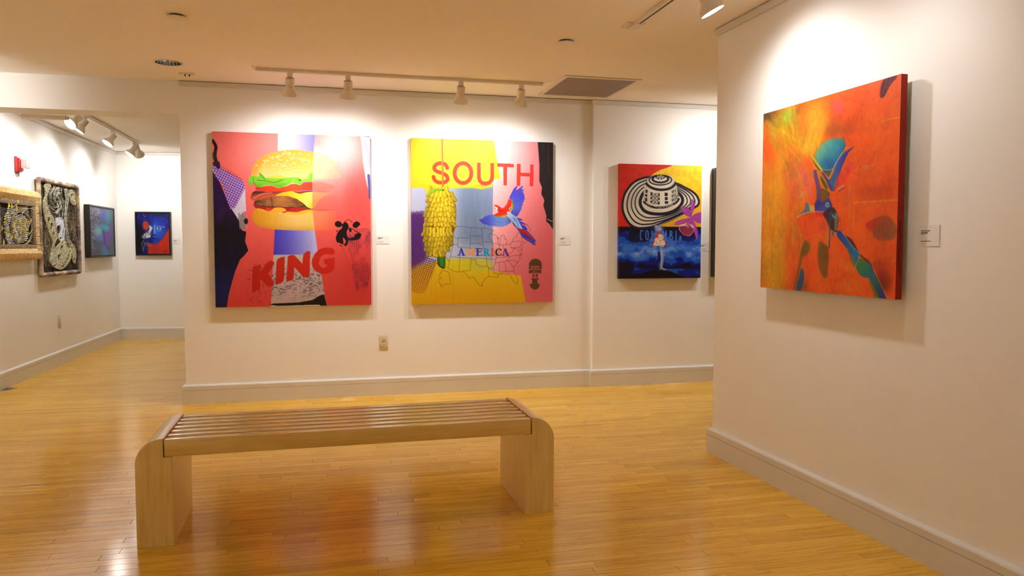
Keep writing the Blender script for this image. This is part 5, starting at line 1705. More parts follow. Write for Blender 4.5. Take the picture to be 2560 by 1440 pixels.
    A.line([(900, 40), (830, 200), (760, 430), (715, 590)], 16, (70, 40, 140), 0.8, True)
    A.line([(880, 150), (800, 360), (735, 560)], 18, (255, 104, 40), 0.9, True)
    A.line([(830, 300), (770, 480), (730, 570)], 22, (206, 34, 66), 0.7, True)
    # white scratch marks
    for o_ in ((770, 560), (785, 590), (790, 605)):
        A.line([o_, (o_[0] + 90, o_[1] - 60)], 8, (230, 215, 190) if o_[1] < 580 else (90, 50, 120), 0.9)
    for k in range(4):
        A.line([(1145 + 6 * k, 215 + 14 * k), (1215, 205 + 20 * k)], 5, (236, 220, 180), 0.9)
        A.line([(1150 + 6 * k, 222 + 14 * k), (1215, 212 + 20 * k)], 4, (130, 30, 20), 0.7)
    for k in range(3):
        A.line([(212 + 16 * k, 610 - 6 * k), (228 + 16 * k, 672 - 14 * k)], 6, (220, 220, 200), 0.9)
    A.line([(1140, 240), (1040, 280), (960, 350)], 5, (236, 140, 60), 0.7, True)
    # blue block with the pale circle
    A.fill([(430, 780), (480, 700), (540, 770), (640, 690), (680, 760), (700, 800), (680, 890), (440, 886)], (48, 54, 176), 0.96, False, 3)
    A.fill([(480, 830), (660, 800), (680, 880), (450, 884)], (40, 90, 200), 0.7, False, 8)
    A.ell((624, 795), 30, 38, (140, 190, 170)); A.ell((624, 795), 16, 22, (90, 110, 110))
    A.fill([(300, 760), (345, 780), (370, 900), (280, 920), (190, 960), (150, 1000), (230, 920), (290, 860)], (70, 120, 160), 0.95, False, 2)
    A.line([(150, 1000), (260, 930), (380, 905), (560, 895), (700, 890)], 11, (232, 150, 110), 0.95, True)
    A.line([(160, 985), (300, 915), (350, 900)], 6, (150, 210, 220), 0.8, True)
    A.fill([(355, 800), (425, 810), (435, 890), (375, 895)], (206, 150, 80), 0.9)
    for k in range(6):
        A.line([(365 + 11 * k, 805), (378 + 10 * k, 890)], 4, (240, 226, 150), 0.9)
    A.line([(280, 590), (330, 740), (370, 890)], 7, (250, 170, 60), 0.9, True)
    A.line([(150, 250), (200, 380), (240, 520)], 6, (255, 180, 50), 0.7, True)
    # red-orange plate below
    A.fill([(160, 1000), (300, 935), (450, 905), (540, 910), (600, 1000), (660, 1110), (560, 1230), (440, 1240), (340, 1300), (270, 1330), (210, 1150)], (252, 84, 26), 0.97, False, 3)
    S((520, 930), 70, 40, (220, 30, 70), 0.8); S((560, 1110), 60, 80, (196, 80, 40), 0.6)
    A.line([(150, 1020), (210, 1180), (255, 1340), (235, 1430)], 8, (210, 190, 40), 0.9, True)
    A.line([(255, 1350), (380, 1270), (490, 1235), (560, 1290), (650, 1420)], 6, (236, 150, 50), 0.9, True)
    # dark spine going down
    A.fill([(560, 920), (700, 830), (760, 900), (790, 1000), (780, 1180), (720, 1190), (660, 1120), (620, 1030)], (52, 30, 44), 0.95, True, 5)
    A.fill([(660, 900), (760, 920), (760, 1010), (670, 1000)], (30, 70, 110), 0.8, True, 6)
    for k in range(14):
        A.line([(742, 925 + 18 * k), (776, 932 + 18 * k)], 8, (226, 206, 110) if k % 2 else (120, 190, 180), 0.9)
    for k in range(5):
        A.line([(690 + 10 * k, 930 + 8 * k), (720 + 8 * k, 990)], 5, (140, 214, 220), 0.8)
        A.line([(800, 985 + 16 * k), (830, 980 + 16 * k)], 6, (150, 30, 40), 0.8)
    A.line([(668, 1000), (670, 1440)], 18, (58, 62, 140), 0.95)
    A.fill([(620, 1180), (655, 1130), (660, 1400), (610, 1330)], (236, 130, 26), 0.9, True, 3)
    A.ell((722, 1222), 28, 40, (190, 150, 80)); A.ell((730, 1222), 22, 34, (60, 80, 90)); A.ell((738, 1222), 14, 24, (150, 160, 130))
    # blue diagonal limb
    A.sheet(2070, 450, 4.645)
    S = lambda c, rx, ry, col, a=1.0, rot=0.0: A.ell(c, rx, ry, col, a, rot, True)
    S((640, 1080), 60, 70, (196, 30, 70), 0.6); S((660, 1200), 110, 130, (130, 30, 24), 0.75); S((600, 980), 60, 50, (190, 60, 30), 0.6); S((250, 1000), 90, 60, (250, 140, 26), 0.6, 0.7); S((300, 1230), 150, 80, (252, 122, 20), 0.7); S((80, 1000), 50, 120, (250, 92, 22), 0.5)
    A.fill([(215, 650), (300, 700), (390, 850), (500, 940), (560, 1040), (480, 960), (370, 860), (280, 740)], (84, 24, 40), 0.9, True, 4)
    A.fill([(110, 590), (160, 590), (230, 680), (300, 770), (392, 850), (350, 990), (300, 880), (200, 750), (120, 660)], A.grad([((130, 620), (44, 60, 180)), ((240, 760), (30, 100, 190)), ((370, 900), (30, 120, 186))]), 0.98)
    A.line([(160, 590), (240, 690), (310, 780), (390, 850)], 10, (100, 190, 200), 0.8, True)
    A.fill([(385, 905), (470, 950), (520, 985), (550, 1110), (430, 1120), (345, 1010)], A.grad([((380, 930), (60, 130, 60)), ((450, 1000), (46, 130, 100)), ((520, 1080), (30, 110, 140))]), 0.98, True, 3)
    A.fill([(510, 985), (545, 1040), (620, 1170), (730, 1400), (640, 1400), (560, 1230), (490, 1110)], A.grad([((520, 1000), (30, 110, 150)), ((580, 1180), (40, 110, 130)), ((700, 1380), (44, 50, 160))]), 0.98, False, 2)
    A.fill([(490, 1120), (560, 1230), (640, 1390), (600, 1390), (540, 1260)], (110, 130, 40), 0.85, True, 6)
    A.line([(530, 985), (600, 1120), (740, 1395)], 6, (230, 160, 90), 0.9)
    A.line([(390, 850), (375, 900), (340, 1010)], 7, (150, 190, 190), 0.8)
    A.fill([(240, 780), (300, 880), (345, 1000), (300, 960)], (40, 130, 110), 0.7, True, 3)
    # lower left: olive patches and the blue foot
    A.sheet(1890, 440, 4.8)
    S = lambda c, rx, ry, col, a=1.0, rot=0.0: A.ell(c, rx, ry, col, a, rot, True)
    A.fill([(775, 790), (850, 830), (890, 900), (885, 1180), (840, 1220), (780, 1100), (760, 960)], (128, 84, 24), 0.92, True, 10)
    A.fill([(600, 780), (660, 850), (640, 930), (580, 980), (560, 1100), (500, 1360), (480, 1360), (530, 1080), (560, 900)], (110, 90, 24), 0.85, True, 10)
    S((630, 850), 30, 60, (130, 100, 20), 0.8); S((620, 1320), 40, 60, (140, 90, 20), 0.7)
    A.fill([(570, 1110), (600, 1170), (600, 1260), (570, 1370), (510, 1370), (540, 1230)], (30, 90, 150), 0.95, True, 5)
    A.line([(600, 1150), (570, 1370)], 10, (60, 60, 150), 0.8)
    S((690, 1130), 70, 180, (240, 84, 24), 0.6)
    A.line([(550, 690), (565, 800), (530, 960)], 8, (196, 190, 40), 0.9, True)
    A.line([(870, 1230), (930, 1400)], 6, (255, 150, 60), 0.8)
    # knife scratches and brush grain
    A.sheet(1860, 160, 2.25)
    rg = np.random.RandomState(12)
    for k in range(420):
        x, y = rg.uniform(100, 860), rg.uniform(70, 1320)
        an = rg.normal(-0.9, 0.7) if x > 480 else rg.normal(1.2, 0.5)
        L_ = rg.uniform(15, 70)
        c = ((255, 150, 60), (226, 70, 14), (255, 120, 40), (200, 60, 20), (250, 180, 60))[k % 5]
        A.line([(x, y), (x + L_ * math.cos(an), y + L_ * math.sin(an))], rg.uniform(1.2, 5), c, rg.uniform(0.06, 0.22))
    n1 = A.noise(4, 9, 51) - 0.5
    n2 = A.noise(30, 40, 52, 3) - 0.5
    A.im *= (1 + 0.16 * n1 + 0.22 * n2)[..., None]
    A.im[..., 1] *= 1 + 0.16 * (A.noise(18, 30, 54, 3) - 0.5)
    A.im[..., 2] *= 0.92
    return A.out()


# ---- 5 and 6: the two framed paintings of the left room
def art_teal():
    A = Art(96, 150, [(225, 515.5), (283, 524), (284.5, 639), (227, 644)], 2)
    A.sheet(200, 490, 8)
    A.im[:] = np.array((92, 98, 112)) / 255.0
    S = lambda c, rx, ry, col, a=1.0, rot=0.0: A.ell(c, rx, ry, col, a, rot, True)
    S((330, 300), 90, 70, (150, 150, 176), 0.8); S((540, 380), 90, 120, (90, 150, 180), 0.9); S((460, 400), 60, 130, (96, 96, 200), 0.9); S((560, 460), 60, 110, (70, 150, 170), 0.8)
    S((360, 720), 90, 120, (130, 190, 205), 0.95); S((400, 860), 90, 60, (110, 120, 210), 0.9); S((460, 610), 60, 50, (40, 160, 196), 0.9); S((530, 650), 60, 70, (56, 180, 180), 0.9)
    A.fill([(455, 700), (500, 740), (560, 720), (580, 580), (620, 580), (630, 700), (600, 1000), (560, 1060), (500, 960), (460, 800)], (120, 84, 180), 0.85, True, 16)
    A.line([(460, 710), (480, 860), (500, 980), (560, 1060)], 26, (74, 50, 150), 0.8, True)
    S((480, 1100), 60, 120, (100, 130, 210), 0.9); S((520, 1160), 60, 60, (60, 150, 180), 0.8); S((330, 1010), 70, 50, (40, 130, 130), 0.8); S((620, 1000), 50, 200, (96, 110, 120), 0.6)
    m = A.full([(190, 280), (420, 230), (400, 500), (300, 700), (330, 1000), (220, 1100)], True, 30)
    A.put(m * np.clip((A.noise(4, 3, 5, 4) - 0.46) * 4, 0, 1), (206, 204, 228), a=0.6)
    A.put(m * np.clip((A.noise(3, 4, 6, 4) - 0.52) * 5, 0, 1), (40, 36, 60), a=0.6)
    return A.out()


def art_face():
    A = Art(110, 140, [(341, 531.5), (421.5, 531.5), (422.5, 625.5), (342.5, 627)], 2)
    A.sheet(200, 490, 8)
    A.im[:] = np.array((22, 26, 120)) / 255.0
    S = lambda c, rx, ry, col, a=1.0, rot=0.0: A.ell(c, rx, ry, col, a, rot, True)
    S((1190, 800), 90, 300, (14, 10, 14), 1.0); S((1180, 400), 90, 90, (24, 20, 110), 0.8); S((1570, 360), 120, 40, (24, 24, 36), 0.9)
    S((1560, 520), 160, 140, (34, 60, 190), 0.9); S((1600, 700), 130, 150, (44, 90, 214), 0.9); S((1500, 640), 60, 120, (70, 130, 236), 0.8)
    A.fill([(1260, 500), (1330, 480), (1380, 540), (1370, 600), (1330, 650), (1260, 610)], (206, 66, 24), 0.95, True, 10)
    A.fill([(1340, 890), (1480, 900), (1560, 870), (1660, 780), (1740, 660), (1790, 640), (1790, 1100), (1380, 1100), (1360, 980)], (210, 50, 24), 0.97, True, 12)
    S((1480, 1000), 90, 70, (150, 50, 40), 0.6); S((1390, 925), 18, 18, (236, 60, 40), 0.9); S((1620, 925), 18, 18, (236, 60, 40), 0.9)
    S((1500, 860), 50, 60, (34, 70, 200), 0.9)
    # eye, nose, mouth
    A.line([(1530, 600), (1570, 575), (1640, 590), (1690, 580)], 16, (150, 190, 250), 0.7, True)
    A.ell((1575, 615), 46, 20, (190, 205, 245)); A.ell((1572, 614), 18, 19, (20, 20, 70)); A.ell((1562, 608), 6, 6, (250, 250, 255))
    A.line([(1525, 600), (1570, 588), (1625, 610)], 8, (16, 20, 90), 0.9, True)
    A.line([(1560, 660), (1620, 655)], 12, (140, 190, 250), 0.7)
    A.line([(1490, 560), (1486, 640), (1480, 710)], 18, (120, 170, 246), 0.9, True)
    A.line([(1450, 620), (1440, 720), (1480, 740), (1520, 730)], 14, (18, 24, 110), 0.9, True)
    A.line([(1440, 780), (1500, 800), (1540, 790)], 14, (24, 30, 130), 0.9, True); A.line([(1450, 765), (1520, 780)], 10, (120, 120, 220), 0.8)
    A.fill([(1380, 560), (1440, 590), (1440, 630), (1400, 700), (1400, 780), (1250, 800), (1280, 720), (1360, 670), (1385, 620)], (216, 220, 232), 0.95, True, 4)
    m = A.full([(1220, 700), (1420, 680), (1400, 800), (1340, 980), (1240, 1050)], True, 14)
    A.put(m * np.clip((A.noise(5, 8, 5) - 0.45) * 7, 0, 1), (110, 110, 118), a=0.8)
    A.line([(1250, 350), (1310, 400)], 12, (200, 120, 110), 0.7)
    A.put(np.clip((A.noise(6, 6, 15) - 0.55) * 6, 0, 1) * A.full([(1150, 330), (1790, 330), (1790, 560), (1150, 560)]), (60, 60, 190), a=0.5)
    A.line([(1660, 1040), (1720, 1020)], 7, (60, 14, 14), 0.9); A.line([(1660, 1055), (1720, 1045)], 5, (60, 14, 14), 0.9)
    return A.out()


def hung(name, Mx, label):
    root = empty(name)
    root.matrix_world = Mx
    tag(root, label, 'painting')
    return root


r1 = hung('canvas_painting', wall_m(Vector((-0.853, YM, 0.752)), FW), 'large coral painting of a cheeseburger with KING lettering and a cow head')
canvas('canvas', art_burger(), 1.192, 1.355, 0.001, 0.04, r1)
r2 = hung('canvas_painting', wall_m(Vector((0.668, YM, 0.750)), FW), 'large yellow and pink painting with SOUTH AMERICA lettering, bananas and a macaw')
canvas('canvas', art_south(), 1.207, 1.359, 0.001, 0.04, r2)
r3 = hung('canvas_painting', wall_m(Vector((2.467, YS, 0.945)), FW), 'smaller red, yellow and blue painting of a striped hat and an orchid')
canvas('canvas', art_hat(), 0.779, 0.998, 0.001, 0.04, r3)
r4 = hung('canvas_painting', wall_m(RW0 + RWD * 0.567 + UP * 1.018, RWN), 'orange abstract painting with blue shapes and dark red sides on the right wall')
canvas('canvas', art_orange(), 0.943, 0.885, 0.028, 0.03, r4, srgb(150, 26, 16))
MB().box(0.08, 0.863, -0.028, -0.0005, 0.78, 0.82).build('hanging_cleat', M['canvas_back'], r4)
MB().box(0.10, 0.20, -0.028, -0.0005, 0.05, 0.09).build('spacer', M['canvas_back'], r4)
MB().box(0.74, 0.84, -0.028, -0.0005, 0.05, 0.09).build('spacer', M['canvas_back'], r4)
# signature scrawled along the near side of the canvas
sg = []
for k in range(60):
    f = k / 59
    sg.append((0.9436, -0.043 + 0.006 * math.sin(k * 1.35) * (1 - 0.4 * f) + 0.003 * math.sin(k * 0.5), 0.10 + 0.215 * f + 0.006 * math.cos(k * 1.35)))
b = MB().tube(sg, 0.0011, 4)
b.tube([(0.9436, -0.048, 0.335), (0.9436, -0.036, 0.338)], 0.0011, 4)
b.tube([(0.9436, -0.048, 0.35), (0.9436, -0.042, 0.362), (0.9436, -0.037, 0.352)], 0.0011, 4)
b.build('signature', M['black'], r4)


def framed(Mx, w, h, depth, art, label, bar=0.016):
    root = hung('framed_painting', Mx, label)
    for x0, x1, z0, z1 in ((0, w, 0, bar), (0, w, h - bar, h), (0, bar, bar, h - bar), (w - bar, w, bar, h - bar)):
        MB().bevbox(x0, x1, -depth, -0.001, z0, z1, 0.0015, 1).build('frame_bar', M['black_frame'], root)
    MB().box(bar, w - bar, -0.012, -0.004, bar, h - bar).build('backing', M['black_frame'], root)
    g = 0.006
    holder = empty('picture', (bar + g, 0, bar + g))
    holder.parent = root
    canvas('canvas', art, w - 2 * (bar + g), h - 2 * (bar + g), 0.012, depth - 0.012 - 0.006, holder)
    return root


framed(wall_m(lwall(1.325, 1.092), LWN), 0.975, 0.610, 0.062, art_teal(), 'framed teal and violet painting near the corner of the left room')
_q = LW0 + BWD * 0.232
framed(wall_m(Vector((_q.x, _q.y, 1.103)), BWN), 0.442, 0.572, 0.045, art_face(), 'framed painting of a blue face over red on the far wall')
_dk = Art(20, 24, [(0, 0), (1, 0), (1, 1), (0, 1)])
_dk.im[:] = np.array((96, 62, 48)) / 255.0
_dk.ell((0.5, 0.5), 0.35, 0.3, (170, 120, 70), 0.8, 0.0, True)
_dk.ell((0.3, 0.75), 0.3, 0.15, (60, 70, 110), 0.7, 0.4, True)
framed(wall_m(Vector((3.366, YS, 0.953)), FW), 0.80, 0.974, 0.062, _dk.out(), 'black frame edge showing past the end of the right wall', 0.03)

# ------------------------------------------------------------------ fibre works in the left room
def yarn(name, c0, c1, c2, scale=60, rough=0.85):
    t = NT(name)
    t.set(Base_Color=t.ramp(t.noise(t.pos(), scale, 2), [(0.32, c0), (0.5, c1), (0.68, c2)]), Roughness=rough)
    t.b.inputs['Specular IOR Level'].default_value = 0.15
    return t.m


M['straw'] = yarn('straw', srgb(206, 168, 104), srgb(236, 208, 150), srgb(250, 230, 188), 90)
M['weave'] = yarn('brown_weave', srgb(96, 78, 58), srgb(134, 116, 92), srgb(160, 142, 112), 70)
M['yarn_dark'] = yarn('dark_weave', srgb(34, 28, 24), srgb(58, 50, 44), srgb(92, 80, 68), 26)
M['yarn_cream'] = yarn('cream_yarn', srgb(134, 126, 96), srgb(180, 172, 138), srgb(212, 206, 176), 50)
M['yarn_grey'] = yarn('grey_yarn', srgb(116, 112, 100), srgb(168, 166, 150), srgb(206, 204, 190), 50)
M['yarn_white'] = yarn('white_yarn', srgb(150, 152, 166), srgb(206, 208, 218), srgb(236, 236, 238), 50)
M['yarn_yellow'] = yarn('yellow_raffia', srgb(170, 150, 50), srgb(206, 190, 80), srgb(224, 214, 120), 40)
M['yarn_plum'] = yarn('plum_wrap', srgb(118, 96, 96), srgb(160, 140, 130), srgb(220, 200, 158), 9)


def homog(quad, rect):
    A = []; b = []
    for (x, y), (u, v) in zip(quad, rect):
        A += [[x, y, 1, 0, 0, 0, -u * x, -u * y], [0, 0, 0, x, y, 1, -v * x, -v * y]]
        b += [u, v]
    k = np.append(np.linalg.solve(np.array(A, float), np.array(b, float)), 1).reshape(3, 3)
    def f(pts):
        p = np.atleast_2d(np.array(pts, float)) / 5.1409 + np.array([0, 440.0])
        q = np.c_[p, np.ones(len(p))] @ k.T
        return q[:, :2] / q[:, 2:3]
    return f


def hatch(polys, ang, step, r, y, root, name, mat, outline=True, holes=()):
    """threads laid side by side inside an outline (with holes), plus a cord round every edge"""
    b = MB()
    c, s_ = math.cos(ang), math.sin(ang)
    allp = list(polys) + list(holes)
    R_ = [np.c_[p[:, 0] * c + p[:, 1] * s_, -p[:, 0] * s_ + p[:, 1] * c] for p in allp]
    lo = min(p[:, 1].min() for p in R_); hi = max(p[:, 1].max() for p in R_)
    v = lo + step / 2
    while v < hi:
        xs = []
        for p in R_:
            for i in range(len(p)):
                a, d = p[i], p[(i + 1) % len(p)]
                if (a[1] - v) * (d[1] - v) < 0:
                    xs.append(a[0] + (v - a[1]) * (d[0] - a[0]) / (d[1] - a[1]))
        xs.sort()
        for i in range(0, len(xs) - 1, 2):
            if xs[i + 1] - xs[i] > 0.006:
                q = [(xs[i] * c - v * s_, xs[i] * s_ + v * c), (xs[i + 1] * c - v * s_, xs[i + 1] * s_ + v * c)]
                m_ = ((q[0][0] + q[1][0]) / 2, (q[0][1] + q[1][1]) / 2)
                b.tube([(q[0][0], y, q[0][1]), (m_[0], y - 0.006, m_[1]), (q[1][0], y, q[1][1])], r, 4)
        v += step
    if outline:
        for p in allp:
            b.tube([(x, y - 0.003, z) for x, z in p], r * 1.5, 5, closed=True)
    o = b.build(name, mat, root)
    o['kind'] = 'stuff'
    return o


def ellp(F, x, y, rx, ry, n=14):
    return F([(x + rx * math.cos(2 * math.pi * k / n), y + ry * math.sin(2 * math.pi * k / n)) for k in range(n)])


def spl_loc(F, pts):
    return Art.spl(F(pts), True, 4)


# ---- tall crocheted panel
TW, TH = 1.10, 0.925
root = empty('fibre_weaving')
root.matrix_world = wall_m(lwall(2.735, 0.945), LWN)
tag(root, 'tall crocheted fibre panel in a plum wrapped frame, left room wall', 'textile art')
F2 = homog([(100, 447), (198, 468), (201, 680), (108, 687)], [(0, TH), (TW, TH), (TW, 0), (0, 0)])
MB().bevbox(0.02, TW - 0.02, -0.018, -0.001, 0.02, TH - 0.02, 0.004, 1).build('backing', M['yarn_dark'], root)
rr = random.Random(3)
for A_, B_ in (((0, 0), (TW, 0)), ((0, TH), (TW, TH)), ((0, 0), (0, TH)), ((TW, 0), (TW, TH))):
    n = 90
    pts = [(A_[0] + (B_[0] - A_[0]) * k / n, -0.033, A_[1] + (B_[1] - A_[1]) * k / n) for k in range(n + 1)]
    b = MB()
    b.tube(pts, [0.020 + (0.004 if k % 2 else 0.0) + rr.uniform(-0.002, 0.002) for k in range(n + 1)], 8)
    b.build('frame_bar', M['yarn_plum'], root, True, 60)
sh1 = spl_loc(F2, [(600, 120), (680, 110), (645, 200), (628, 280), (640, 380), (680, 480), (730, 560), (745, 700), (760, 790), (722, 880), (722, 960), (672, 1050), (700, 900), (690, 830), (650, 720), (612, 600), (592, 480), (582, 360), (610, 250)])
hatch([sh1], 0.1, 0.010, 0.0045, -0.026, root, 'crochet_ribbon', M['yarn_cream'], True, [ellp(F2, *e) for e in ((608, 400, 7, 30), (614, 470, 9, 34), (650, 570, 17, 38), (685, 652, 20, 46), (708, 752, 12, 40))])
sh2 = spl_loc(F2, [(722, 960), (800, 865), (862, 822), (880, 900), (942, 930), (925, 1050), (885, 1130), (820, 1192), (760, 1192), (690, 1150), (662, 1080)])
hatch([sh2], 0.7, 0.0165, 0.0042, -0.028, root, 'crochet_fan', M['yarn_cream'], True, [ellp(F2, *e) for e in ((810, 920, 15, 28), (775, 1035, 14, 32), (692, 1100, 12, 12), (718, 1150, 20, 14), (755, 1182, 12, 8), (850, 1112, 12, 16), (872, 1070, 10, 16), (895, 1025, 9, 18), (910, 970, 8, 18), (820, 1160, 14, 14))])
sh3 = spl_loc(F2, [(850, 180), (905, 190), (900, 300), (882, 420), (872, 560), (882, 700), (902, 800), (942, 880), (922, 912), (880, 850), (862, 700), (850, 560), (860, 420), (868, 300)])
hatch([sh3], 0.0, 0.011, 0.0045, -0.030, root, 'crochet_ribbon', M['yarn_grey'])
sh4 = spl_loc(F2, [(920, 190), (990, 210), (1000, 360), (962, 372), (930, 320)])
hatch([sh4], 0.4, 0.015, 0.0045, -0.026, root, 'crochet_leaf', M['yarn_cream'], True, [ellp(F2, 945, 250, 14, 28), ellp(F2, 984, 345, 8, 16)])
sh5 = spl_loc(F2, [(740, 560), (830, 560), (860, 640), (842, 820), (800, 850), (762, 760), (745, 650)])
hatch([sh5], 0.2, 0.010, 0.0042, -0.024, root, 'lace_patch', M['yarn_white'], True, [ellp(F2, 777, 700, 30, 62), ellp(F2, 800, 812, 13, 24), ellp(F2, 838, 720, 8, 50)])
sh6 = spl_loc(F2, [(942, 900), (992, 940), (986, 1100), (965, 1122), (946, 1050)])
hatch([sh6], 0.2, 0.012, 0.0045, -0.024, root, 'crochet_drop', M['yarn_cream'], True, [ellp(F2, 968, 1080, 9, 30)])
# swirl of loose threads and the oval beside it
b = MB()
c0 = F2([(760, 310)])[0]; rx = F2([(870, 310)])[0][0] - c0[0]; rz = c0[1] - F2([(760, 510)])[0][1]
for k in range(150):
    a0 = rr.uniform(0, 2 * math.pi); r0 = rr.uniform(0.05, 1.0) ** 0.7; L_ = rr.uniform(0.25, 0.7)
    pts = []
    for j in range(6):
        a = a0 + L_ * j / 5; q = r0 * (1 - 0.25 * j / 5)
        pts.append((c0[0] + rx * q * math.cos(a), -0.024 - 0.012 * (1 - q) - 0.003 * math.sin(j), c0[1] + rz * q * math.sin(a)))
    b.tube(pts, 0.0028, 4)
b.build('thread_swirl', M['yarn_grey'], root)['kind'] = 'stuff'
b = MB()
c0 = F2([(935, 590)])[0]
for k in range(90):
    q = rr.uniform(0.15, 1.0); s_ = rr.choice((-1, 1)); t0 = rr.uniform(-1.2, 0.6)
    pts = [(c0[0] + s_ * 0.17 * q * math.cos(t0 + 0.14 * j), -0.024 - 0.002 * (j % 2), c0[1] + 0.26 * q * math.sin(t0 + 0.14 * j)) for j in range(6)]
    b.tube(pts, 0.0026, 4)
b.build('thread_oval', M['weave'], root)['kind'] = 'stuff'
b = MB()
for k in range(130):
    x = rr.uniform(0.05, TW - 0.05); z = rr.uniform(0.05, TH - 0.05); an = rr.gauss(1.5, 0.5); L_ = rr.uniform(0.05, 0.16)
    b.tube([(x, -0.020, z), (x + L_ * 0.5 * math.cos(an), -0.023, z + L_ * 0.5 * math.sin(an)), (min(TW - 0.03, max(0.03, x + L_ * math.cos(an + 0.4))), -0.020, min(TH - 0.03, z + L_ * math.sin(an + 0.4)))], 0.0024, 4)
b.build('loose_threads', M['yarn_grey'], root)['kind'] = 'stuff'
b = MB()
for k in range(22):
    x = 0.05 + 0.013 * k
    b.tube([(x, -0.021, 0.06 + rr.uniform(0, 0.08)), (x + 0.05, -0.022, 0.42 + rr.uniform(-0.1, 0.05))], 0.0018, 4)
b.build('warp_threads', M['weave'], root)['kind'] = 'stuff'

# ---- straw-fringed panel, cut by the picture edge
SW, SH = 0.985, 0.625
root = empty('fibre_weaving')
root.matrix_world = wall_m(lwall(3.765, 1.110), LWN)
tag(root, 'straw fringed fibre panel with knotted netting at the left picture edge', 'textile art')
F1 = lambda pts: homog([(0, 470), (104, 485), (104, 647), (0, 645)], [(0.085, SH), (SW, SH), (SW, 0), (0.085, 0)])(pts)
MB().bevbox(0.03, SW - 0.03, -0.020, -0.001, 0.03, SH - 0.03, 0.004, 1).build('backing', M['yarn_dark'], root)
bw = 0.055
for x0, x1, z0, z1 in ((0.07, SW - 0.07, 0.075, 0.075 + bw), (0.07, SW - 0.07, SH - 0.085 - bw, SH - 0.085), (0.07, 0.07 + bw + 0.02, 0.075 + bw, SH - 0.085 - bw), (SW - 0.07 - bw - 0.02, SW - 0.07, 0.075 + bw, SH - 0.085 - bw)):
    MB().bevbox(x0, x1, -0.048, -0.020, z0, z1, 0.008, 2).build('woven_border', M['weave'], root, True, 40)
for nm, zz, sgn in (('top', SH, 1), ('bottom', 0.0, -1)):
    b = MB()
    for k in range(170):
        x = 0.01 + (SW - 0.02) * (k + rr.uniform(-0.3, 0.3)) / 169
        e = rr.uniform(-0.006, 0.010)
        zb = zz - sgn * 0.092
        pts = [(x, -0.046, zb), (x + rr.uniform(-0.006, 0.006), -0.070, zz - sgn * 0.05), (x + rr.uniform(-0.01, 0.01), -0.060, zz - sgn * 0.012), (x + rr.uniform(-0.012, 0.012), -0.034, zz + sgn * e)]
        b.tube(pts, rr.uniform(0.0028, 0.0046), 5)
    b.build('straw_fringe', M['straw'], root)['kind'] = 'stuff'
for xx, s_ in ((SW - 0.005, -1), (0.005, 1)):
    b = MB()
    for k in range(44):
        z = 0.085 + (SH - 0.175) * k / 43
        dz = rr.uniform(-0.008, 0.008)
        b.tube([(xx + s_ * 0.085, -0.046, z), (xx + s_ * 0.05, -0.062, z + dz * 0.5), (xx + s_ * 0.012, -0.050, z + dz), (xx, -0.016, z + dz)], 0.0042, 5)
    b.build('raffia_wrap', M['straw'], root)['kind'] = 'stuff'
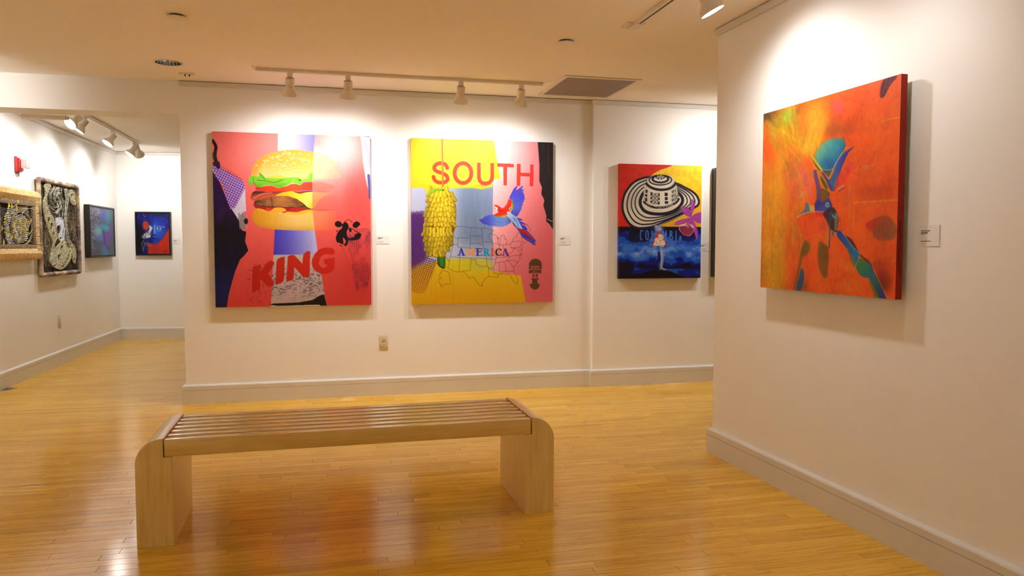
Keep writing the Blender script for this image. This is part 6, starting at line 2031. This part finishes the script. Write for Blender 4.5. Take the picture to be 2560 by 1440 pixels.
# netting of little knots: two whorls
kn = {'yarn_white': MB(), 'yarn_yellow': MB(), 'yarn_grey': MB()}
cx, cz = 0.60, 0.275
for k in range(620):
    rg_ = 0.245 * math.sqrt((k + 0.5) / 620)
    a = k * 2.39996
    x, z = cx + rg_ * 1.45 * math.cos(a), cz + rg_ * math.sin(a)
    if not (0.155 < x < SW - 0.215 and 0.135 < z < SH - 0.145) or abs(rg_ - 0.15) < 0.018:
        continue
    key = 'yarn_white' if rr.random() < 0.5 else ('yarn_yellow' if rr.random() < 0.55 else 'yarn_grey')
    s1 = rr.uniform(0.006, 0.011); an = a + 0.6
    ux, uz = math.cos(an), math.sin(an)
    P_ = [(x + ux * s1 * 1.2, -0.027, z + uz * s1 * 1.2), (x - uz * s1, -0.027, z + ux * s1), (x - ux * s1 * 1.2, -0.027, z - uz * s1 * 1.2), (x + uz * s1, -0.027, z - ux * s1), (x, -0.040, z), (x, -0.020, z)]
    kn[key].add(P_, [(0, 1, 4), (1, 2, 4), (2, 3, 4), (3, 0, 4), (1, 0, 5), (2, 1, 5), (3, 2, 5), (0, 3, 5)])
for key, b in kn.items():
    b.build('knot_netting', M[key], root)['kind'] = 'stuff'
b = MB()
for r_ in (0.150, 0.162):
    b.tube([(cx + r_ * 1.45 * math.cos(2 * math.pi * k / 40), -0.036, cz + r_ * math.sin(2 * math.pi * k / 40)) for k in range(40)], 0.0065, 5, closed=True)
b.build('rope_ring', M['weave'], root)['kind'] = 'stuff'
b = MB()
for p_ in ([(180, 420), (260, 380), (340, 385)], [(310, 500), (370, 440), (450, 430)], [(430, 560), (400, 640), (380, 700)], [(440, 700), (390, 760)], [(350, 880), (400, 840), (440, 870)]):
    q = Art.spl(F1(p_), False, 5)
    b.tube([(x, -0.045, z) for x, z in q], 0.0028, 5)
b.build('stem_thread', M['yarn_cream'], root)['kind'] = 'stuff'
b = MB()
for x, y in ((255, 340), (140, 395), (175, 400), (100, 520), (390, 600), (270, 570), (45, 670), (285, 700), (325, 770), (375, 940), (160, 780), (60, 840), (240, 430), (200, 640), (420, 580)):
    c = F1([(x, y)])[0]; an = rr.uniform(0.9, 2.2); s1 = rr.uniform(0.022, 0.034)
    ux, uz = math.cos(an), math.sin(an)
    P_ = [(c[0] - ux * s1, -0.046, c[1] - uz * s1), (c[0] + uz * s1 * 0.45, -0.054, c[1] - ux * s1 * 0.45), (c[0] + ux * s1, -0.048, c[1] + uz * s1), (c[0] - uz * s1 * 0.45, -0.050, c[1] + ux * s1 * 0.45), (c[0], -0.046, c[1])]
    b.add(P_, [(0, 1, 2), (0, 2, 3), (0, 4, 1), (1, 4, 2), (2, 4, 3), (3, 4, 0)])
b.build('raffia_leaves', M['yarn_yellow'], root)['kind'] = 'stuff'
